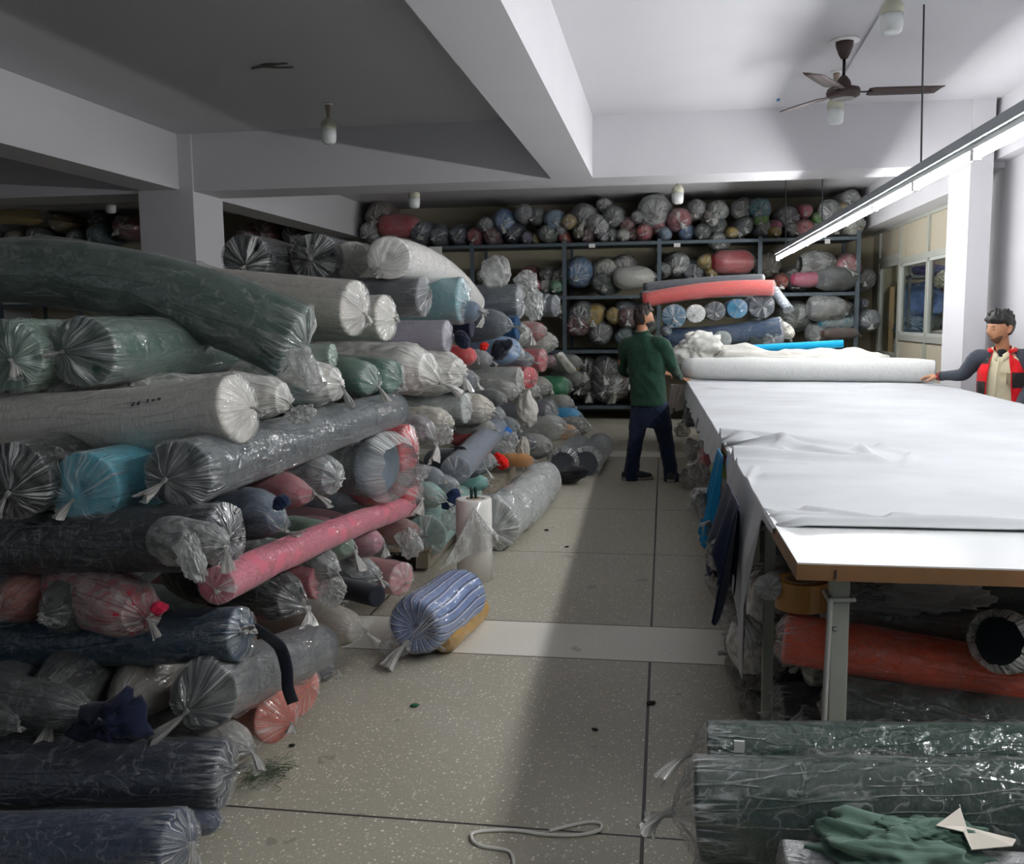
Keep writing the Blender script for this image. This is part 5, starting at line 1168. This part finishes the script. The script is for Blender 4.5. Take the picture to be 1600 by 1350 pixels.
def hair(name, c, fwd, s, mat, parent, hl, thick, seed=3, sweep=.0, up=(0, 0, 1)):
    P, D, fr = headpts(c, fwd, s, up, 44); x, y, z = D[..., 0], D[..., 1], D[..., 2]
    line = hl(x, y)                         # hair grows above this height of the head
    m_ = np.clip((z-line)/.12, 0, 1); m_ = m_*m_*(3-2*m_)
    t = thick(x, y, z)*(1+.22*sn(D*[1, 1, .6], seed, 9, 6, True)+.12*sn(D, seed+1, 24))
    cc = np.asarray(c, float); out = (P-cc); out /= np.linalg.norm(out, axis=2)[..., None]
    v = P+out*(np.where(m_ > 0, m_*t, 0)-.012*(1-m_))[..., None]*s
    return mk(name, v.reshape(-1, 3), closed(44), mat, parent, attrs=(D.reshape(-1, 3)*3, np.zeros(D.shape[:2])))
def hand(mb, wrist, dirv, palm_n, s=1., curl=.5, thumb=1):
    """palm, four bent fingers of different length and a thumb from the side of the palm"""
    d = np.asarray(dirv, float); d /= np.linalg.norm(d); pn = np.asarray(palm_n, float); pn = pn-d*(pn @ d); pn /= np.linalg.norm(pn); sd = np.cross(d, pn)
    w_ = np.asarray(wrist, float)
    for k, o in enumerate((-.030, -.010, .010, .029)):
        mb.tube([w_+d*.0+sd*o*.55*s, w_+d*.045*s+sd*o*.9*s, w_+d*.088*s+sd*o*s], np.array([.017, .0165, .0125])*s, 10)
    for o, L, c in ((-.032, .062, curl*1.1), (-.011, .074, curl), (.011, .080, curl*.95), (.031, .072, curl*.85)):
        p = w_+d*.088*s+sd*o*s; q = [p]; a = c*.5
        for j, l in enumerate((.45, .31, .24)):
            dd = d*math.cos(a)+pn*math.sin(a)+sd*o*.8*(1 if j == 0 else .3); p = p+dd/np.linalg.norm(dd)*L*l*s; q.append(p); a += c*.8
        mb.tube(q, np.array([.0105, .0095, .0085, .0072])*s, 10)
    p = w_+d*.022*s+sd*thumb*.026*s; q = [p]
    for dd, l in ((d*.6+sd*thumb*.75+pn*.35, .040), (d*.85+sd*thumb*.35+pn*.5, .032), (d*.95+pn*.55, .026)):
        dd = dd/np.linalg.norm(dd); p = p+dd*l*s; q.append(p)
    mb.tube(q, np.array([.0155, .0125, .0105, .0085])*s, 10)
skin = plain('skin', '9a6a4c', .55, noise=.06, nscale=14)
skin2 = plain('skin_warm', 'b07c5a', .5, noise=.06, nscale=14)
hairm = plain('hair_black', '15110f', .5, noise=.3, nscale=60)
hairb = plain('hair_brown_black', '241c17', .6, noise=.3, nscale=60)
stub = plain('stubble', '6a4836', .7)
eyew = plain('eye_white', 'd8d2c8', .3)

# --- man in green, seen from behind at the near left end of the cloth roll
def man_green():
    B = atZ(1022, 752, 0); e = empty('person', B)
    tag(e, 'person in dark green shirt and jeans seen from behind holding the white cloth roll', 'person')
    Y = B[1]
    W = lambda x, y, dy=0: atY(x, y, Y+dy)
    side = V3(.93, -.36, 0)                      # his right hand side; his back is to us
    fw = V3(.36, .93, 0)
    hip, chest, neck = W(1016, 632, .02), W(1010, 562, .03), W(1003, 520, .02)
    hc = W(1005.5, 497, .05)
    shR, shL = W(1035, 539, -.06), W(978, 541, .10)
    elR, wrR = W(1051, 573, .00), W(1063, 591, .30)
    elL, wrL = W(975, 580, .24), W(1030, 583, .45)
    up = V3(.05, .03, 1)
    # skin: head, neck, arms, hands, lower legs hidden in the clothes - one body
    b = MB()
    hf = V3(.90, .42, -.05); P, D, fr = headpts(hc, hf, 1.0, up); b.add(P.reshape(-1, 3), closed(40))
    ear(b, hc, fr, 1., 1); ear(b, hc, fr, 1., -1)
    limb(b, [neck+V3(0, 0, -.05), neck, hc+V3(-.01, 0, -.06)], [.062, .055, .055])
    loft(b, [(hip, .13, .09), (W(1013, 600, .02), .13, .09), (chest, .15, .10), (W(1006, 534, .03), .14, .08), (neck+V3(0, 0, -.02), .06, .06)], side)
    limb(b, [shR, elR, wrR], [.045, .038, .028]); limb(b, [shL, elL, wrL], [.045, .038, .028])
    tgt = W(1082, 594, .40)
    hand(b, wrR, tgt-wrR, V3(.1, .3, -1), 1., .55, -1)
    hand(b, wrL, V3(.8, .25, -.05), V3(.1, .4, -1), 1., .7, 1)
    hips = [W(1001, 640, .05), W(1030, 640, -.03)]; knees = [W(993, 690, .05), W(1041, 692, .02)]; ank = [W(986, 741, .04), W(1049, 745, .02)]
    for h, k, a in zip(hips, knees, ank): limb(b, [h, k, a], [.075, .05, .038])
    fused('body', b, skin, e, .0065, 3)
    # shirt
    g = MB()
    loft(g, [(W(1014, 634, .02), .185, .135), (W(1013, 612, .02), .178, .13), (W(1011, 585, .03), .178, .128), (chest, .195, .13), (W(1007, 541, .03), .20, .115), (W(1005, 529, .03), .13, .085), (neck+V3(0, 0, .0), .066, .066)], side, sq=2.5)
    limb(g, [W(1022, 536, -.02), shR, (shR+elR)/2+V3(.01, 0, .0), elR, (elR+wrR)/2, elR+(wrR-elR)*.93], [.075, .078, .066, .058, .05, .043])
    limb(g, [W(990, 537, .05), shL, (shL+elL)/2, elL, (elL+wrL)/2, elL+(wrL-elL)*.93], [.075, .078, .066, .058, .05, .043])
    shirt = fused('shirt', g, fabric('1a3b2c'), e, .008, 5, wrinkle=.006, seed=21)
    b = MB(); a = np.linspace(0, 2*PI, 24)
    b.tube([neck+V3(0, 0, .012)+(.062*math.cos(q))*side+(.060*math.sin(q))*fw+V3(0, 0, .012*math.sin(q)) for q in a], .014, 8); b.build('collar', fabric('1a3b2c'), e, smooth=True)
    # trousers and shoes
    t = MB()
    loft(t, [(W(1014, 668, .02), .12, .10), (W(1015, 650, .02), .165, .125), (W(1015, 635, .02), .168, .125), (W(1015, 622, .02), .16, .115)], side)
    for h, k, an in zip(hips, knees, ank): limb(t, [h, (h+k)/2, k, (k+an)/2, an+V3(0, 0, .0), an+V3(0, 0, -.035)], [.105, .095, .078, .074, .078, .080])
    fused('jeans', t, fabric('17223a'), e, .008, 4, wrinkle=.006, seed=31)
    for p, d in ((W(985, 752, .04), V3(.93, .30, 0)), (W(1050, 755, .0), V3(.25, .95, 0))):
        p = V3(p[0], p[1], 0); d /= np.linalg.norm(d); s_ = MB(); sl = MB()
        s_.tube([p-d*.05+V3(0, 0, .055), p+V3(0, 0, .06), p+d*.10+V3(0, 0, .048), p+d*.19+V3(0, 0, .035)], [.043, .046, .044, .034], 14)
        sl.tube([p-d*.06+V3(0, 0, .022), p+d*.06+V3(0, 0, .022), p+d*.205+V3(0, 0, .022)], [.036, .040, .034], 14)
        v = np.array(sl.v); v[:, 2] = np.clip(v[:, 2], .001, .034); sl.v = [tuple(q) for q in v]
        sh = fused('shoe', s_, plain('shoe_dark', '1d2228', .6), e, .007, 2); mk('sole', v, sl.f, plain('sole_grey', '8d857a', .7), sh).matrix_parent_inverse = Matrix.Translation(-Vector(B))
    hair('hair', hc, hf, 1., hairb, e, lambda x, y: np.where(y > .35, .42+.1*np.abs(x), np.where(y > -.15, .42-1.1*(.35-y), -.62)), lambda x, y, z: .012+.018*np.clip(z, 0, 1)+.018*np.clip(z, 0, 1)*np.clip(y+.3, 0, 1), up=up)
    P, D, fr = headpts(hc, hf, 1.0, up, 44); x, y, z = D[..., 0], D[..., 1], D[..., 2]
    m_ = (np.clip((-.22-z-.15*np.abs(x)+.25*(np.abs(x) > .5)*np.clip(y, 0, 1))/.1, 0, 1))*np.clip((y+.05)/.15, 0, 1)
    out = P-hc; out /= np.linalg.norm(out, axis=2)[..., None]
    mk('beard', (P+out*(m_*.010-.012*(1-m_))[..., None]).reshape(-1, 3), closed(44), hairb, e)
man_green()

# --- man in the red and black jacket at the far end of the roll
def man_red():
    B = atZ(1560, 700, 0); Yc = 8.62; c0 = atY(1566, 600, Yc); B = V3(c0[0], c0[1], 0)
    e = empty('person', B); tag(e, 'person in red and black chequered jacket over cream shirt holding the roll end', 'person')
    W = lambda x, y, dy=0: atY(x, y, Yc+dy)
    fw = V3(-.48, -.88, 0); fw /= np.linalg.norm(fw); side = V3(fw[1], -fw[0], 0)        # his right (towards the left of the picture)
    hs = 1.13; hc = W(1562, 514, -.02); neck = W(1567, 545, .02)
    chest, waist, hip = W(1566, 580, .02), W(1564, 612, .04), W(1564, 640, .05)
    shR, shL = W(1528, 560, .10), W(1602, 561, -.06)
    elR, wrR = W(1504, 585, .18), W(1468, 588, .34)
    elL, wrL = W(1612, 602, -.10), W(1592, 634, -.30)
    hf = V3(-.93, -.42, -.10); up = V3(-.04, -.04, 1)
    b = MB(); P, D, fr = headpts(hc, hf, hs, up); b.add(P.reshape(-1, 3), closed(40)); ear(b, hc, fr, hs, 1); ear(b, hc, fr, hs, -1)
    limb(b, [neck+V3(0, 0, -.06), neck, hc+V3(.018, .012, -.065)], [.064, .054, .055])
    loft(b, [(hip, .13, .09), (waist, .13, .09), (chest, .15, .09), (W(1566, 556, .02), .14, .075), (neck+V3(0, 0, -.03), .06, .06)], side)
    limb(b, [shR, elR, wrR], [.045, .038, .027]); limb(b, [shL, elL, wrL], [.045, .038, .027])
    hand(b, wrR, W(1445, 587, .42)-wrR, V3(-.1, .25, -1), 1.05, .6, 1)
    hand(b, wrL, V3(-.5, -.6, -.2), V3(0, 0, -1), 1., .4, -1)
    for s_ in (-1, 1): limb(b, [hip+side*s_*.09+V3(0, 0, -.05), hip+side*s_*.10+V3(0, 0, -.45), V3(hip[0], hip[1], .08)+side*s_*.10], [.085, .055, .04])
    fused('body', b, skin2, e, .0065, 3)
    cream = fabric('d9d2b4')
    g = MB(); loft(g, [(hip+V3(0, 0, -.02), .17, .115), (waist, .168, .115), (chest, .175, .115), (W(1566, 562, .02), .165, .10), (W(1566, 555, .02), .12, .078), (neck+V3(0, 0, -.040), .078, .066)], side)
    fused('shirt', g, cream, e, .008, 5, wrinkle=.004, seed=41)
    b = MB()
    nk = neck+V3(0, 0, .022)
    for s_ in (-1, 1):     # open collar, two flaps meeting low in front
        v = []
        for i in range(11):
            q = i/10; a = PI*.94*q
            o_ = -fw*math.cos(a)+side*s_*math.sin(a)
            p = nk+o_*(.060+.020*q)+V3(0, 0, .016-.085*q**2)
            v += [p, p+o_*.014+V3(0, 0, -.006), p+o_*.030+V3(0, 0, -.034-.026*q)]
        b.add(v, gridfaces(11, 3, False))
    solid(b.build('collar', cream, e, smooth=True), .003)
    b = MB(); b.tube([W(1561, 561, -.105), W(1556, 590, -.115), W(1554, 625, -.11)], .010, 6)
    b.build('placket', fabric('d2caaa'), e, smooth=True)
    b = MB(); pc = W(1573, 588, -.115); b.bar(pc-side*.045+V3(0, 0, .035), pc+side*.045*-1*-1+V3(0, 0, .035), .004, .014); 
    b.bar(pc-side*.0+V3(0, 0, .03), pc+V3(0, 0, -.06), .085, .004, side); b.build('pocket', fabric('d2caaa'), e)
    b = MB(); b.tube([neck+fw*.030+V3(0, 0, -.035), neck+fw*.052+V3(0, 0, -.06), neck+fw*.075+V3(0, 0, -.10)], [.045, .036, .012], 14); b.build('undershirt', fabric('14151a'), e, smooth=True)
    # jacket: dark sleeves and back, chequered fronts hanging open
    dk = fabric('3a3f48')
    j = MB()
    limb(j, [W(1545, 557, .06), shR, (shR+elR)/2, elR, (elR+wrR)/2, elR+(wrR-elR)*.86], [.07, .078, .068, .060, .050, .043])
    limb(j, [W(1588, 557, .0), shL, (shL+elL)/2, elL, (elL+wrL)/2, elL+(wrL-elL)*.9], [.07, .078, .068, .060, .050, .043])
    bk = -fw*.055
    loft(j, [(hip+bk, .185, .075), (waist+bk, .182, .075), (chest+bk, .19, .075), (W(1566, 560, .02)+bk*.8, .18, .065), (W(1566, 551, .02)+bk*.6, .12, .055)], side)
    jk = fused('jacket', j, dk, e, .008, 4, wrinkle=.005, seed=51)
    check = [fabric('d81c24'), fabric('2a2626')]
    for s_ in (1, -1):
        v = []; nU, nV = 13, 29
        for i in range(nV):
            t = i/(nV-1)
            cc = chest+(hip-chest)*((t-.28)/.72) if t > .28 else (neck+V3(0, 0, -.015))+(chest-neck-V3(0, 0, -.015))*(t/.28)
            wo = np.interp(t, [0, .12, .28, 1], [.070, .135, .186, .192]); wi = np.interp(t, [0, .12, .28, 1], [.060, .072, .088, .105])
            dp = np.interp(t, [0, .12, .28, 1], [.045, .105, .132, .138])
            for k in range(nU):
                u = k/(nU-1); w_ = wi+(wo-wi)*u
                d_ = dp*math.sqrt(max(0, 1-(w_/(wo*1.03))**2.6))+.012
                v.append(cc+side*s_*w_+fw*(d_+.006*math.sin(t*15+u*6)))
        f = gridfaces(nV, nU, False)
        o = mk('jacket_front', v, f, check, e, attrs=(np.array(v), np.zeros(len(v)))); 
        mi = []
        for i in range(nV-1):
            for k in range(nU-1): mi.append(0 if k in (0, nU-2) else ((i+(3 if s_ > 0 else 0))//8+(1 if s_ > 0 else 0)) % 2)
        o.data.polygons.foreach_set('material_index', mi); solid(o, .006)
    b = MB(); a = np.linspace(-.75*PI, .75*PI, 24)
    b.tube([neck+V3(0, 0, .008-.035*abs(q)/PI)+(.082+.02*abs(q)/2)*(math.sin(q)*side-math.cos(q)*fw) for q in a], .019, 8); b.build('hood_collar', fabric('d81c24'), e, smooth=True)
    for i, (a0, col) in enumerate(((.84, '2a2626'), (.89, 'c22a2a'), (.94, '2a2626'))):
        b = MB(); p = elR+(wrR-elR)*a0; d = (wrR-elR)/np.linalg.norm(wrR-elR); b.tube([p, p+d*.018], .043-.002*i, 14); b.build('cuff', fabric(col), jk).matrix_parent_inverse = Matrix.Translation(-Vector(B))
    t = MB()
    loft(t, [(hip+V3(0, 0, -.22), .13, .10), (hip+V3(0, 0, -.08), .17, .12), (hip+V3(0, 0, .04), .16, .11)], side)
    for s_ in (-1, 1): limb(t, [hip+side*s_*.09+V3(0, 0, -.08), hip+side*s_*.10+V3(0, 0, -.45), V3(hip[0], hip[1], .06)+side*s_*.10], [.10, .08, .075])
    fused('trousers', t, fabric('23262e'), e, .009, 4)
    for s_ in (-1, 1):
        p = V3(hip[0], hip[1], 0)+side*s_*.10; s2 = MB(); s2.tube([p-fw*.05+V3(0, 0, .045), p+fw*.17+V3(0, 0, .035)], [.043, .034], 12); fused('shoe', s2, plain('shoe_dark', '1d2228', .6), e, .008, 2)
    hair('hair', hc, hf, hs, hairm, e, lambda x, y: np.where(y > .2, .36-.05*np.abs(x), np.where(y > -.2, .36-1.2*(.2-y), -.48)), lambda x, y, z: .010+.030*np.clip(z-.05, 0, 1)+.030*np.clip(z+.1, 0, 1)*np.clip(y, 0, 1)+.022*np.clip(-y, 0, 1)*np.clip(z+.4, 0, 1), seed=7, up=up)
    r, f, u = fr
    b = MB()
    for s_ in (-1, 1):
        p = hc+hs*(.030*s_*r+.083*f+.022*u)
        bb = MB(); bb.tube([p-.016*s_*r*-1+f*-.004, p+f*.004+.004*u, p-.014*s_*r+f*.003+.002*u], [.0025, .0035, .0025], 6); bb.build('eyebrow', hairm, e, smooth=True)
        p = hc+hs*(.028*s_*r+.078*f+.001*u); bb = MB(); bb.tube([p-.010*r, p+.004*f-.001*u, p+.010*r], [.0028, .0042, .0028], 8); ey = bb.build('eye', plain('eye_dark', '241a16', .3), e, smooth=True)
    p = hc+hs*(.086*f-.051*u); bb = MB(); bb.tube([p-.020*r-.006*f, p+.004*f+.001*u, p+.020*r-.006*f], [.003, .0052, .003], 8); bb.build('lips', plain('lips', '7c4a42', .5), e, smooth=True)
    P, D, fr = headpts(hc, hf, hs, up, 44); x, y, z = D[..., 0], D[..., 1], D[..., 2]
    m_ = np.clip((-.48-z+.35*np.clip(np.abs(x)-.35, 0, 1))/.12, 0, 1)*np.clip((y-.05)/.2, 0, 1)
    m_ = np.maximum(m_, np.exp(-((z+.37)/.05)**2)*np.exp(-(x/.26)**2)*(y > .5))
    out = P-hc; out /= np.linalg.norm(out, axis=2)[..., None]
    mk('beard', (P+out*(m_*.0022-.012*(1-m_))[..., None]).reshape(-1, 3), closed(44), stub, e)
man_red()
WORLD = .08; EXPO = 1.36
# ------------------------------------------------------------------ light and view
w = bpy.data.worlds.new('world'); SC.world = w; w.use_nodes = True
bg = w.node_tree.nodes['Background']; bg.inputs[0].default_value = (.62, .72, .85, 1); bg.inputs[1].default_value = WORLD
SC.view_settings.view_transform = 'Standard'; SC.view_settings.look = 'None'; SC.view_settings.gamma = 1
SC.view_settings.exposure = EXPO
try: SC.view_settings.use_curve_mapping = False
except Exception: pass
cy = SC.cycles
cy.use_denoising = True; cy.max_bounces = 7; cy.diffuse_bounces = 5; cy.glossy_bounces = 3; cy.transparent_max_bounces = 14; cy.transmission_bounces = 4
cy.caustics_reflective = False; cy.caustics_refractive = False; cy.sample_clamp_indirect = 4.0
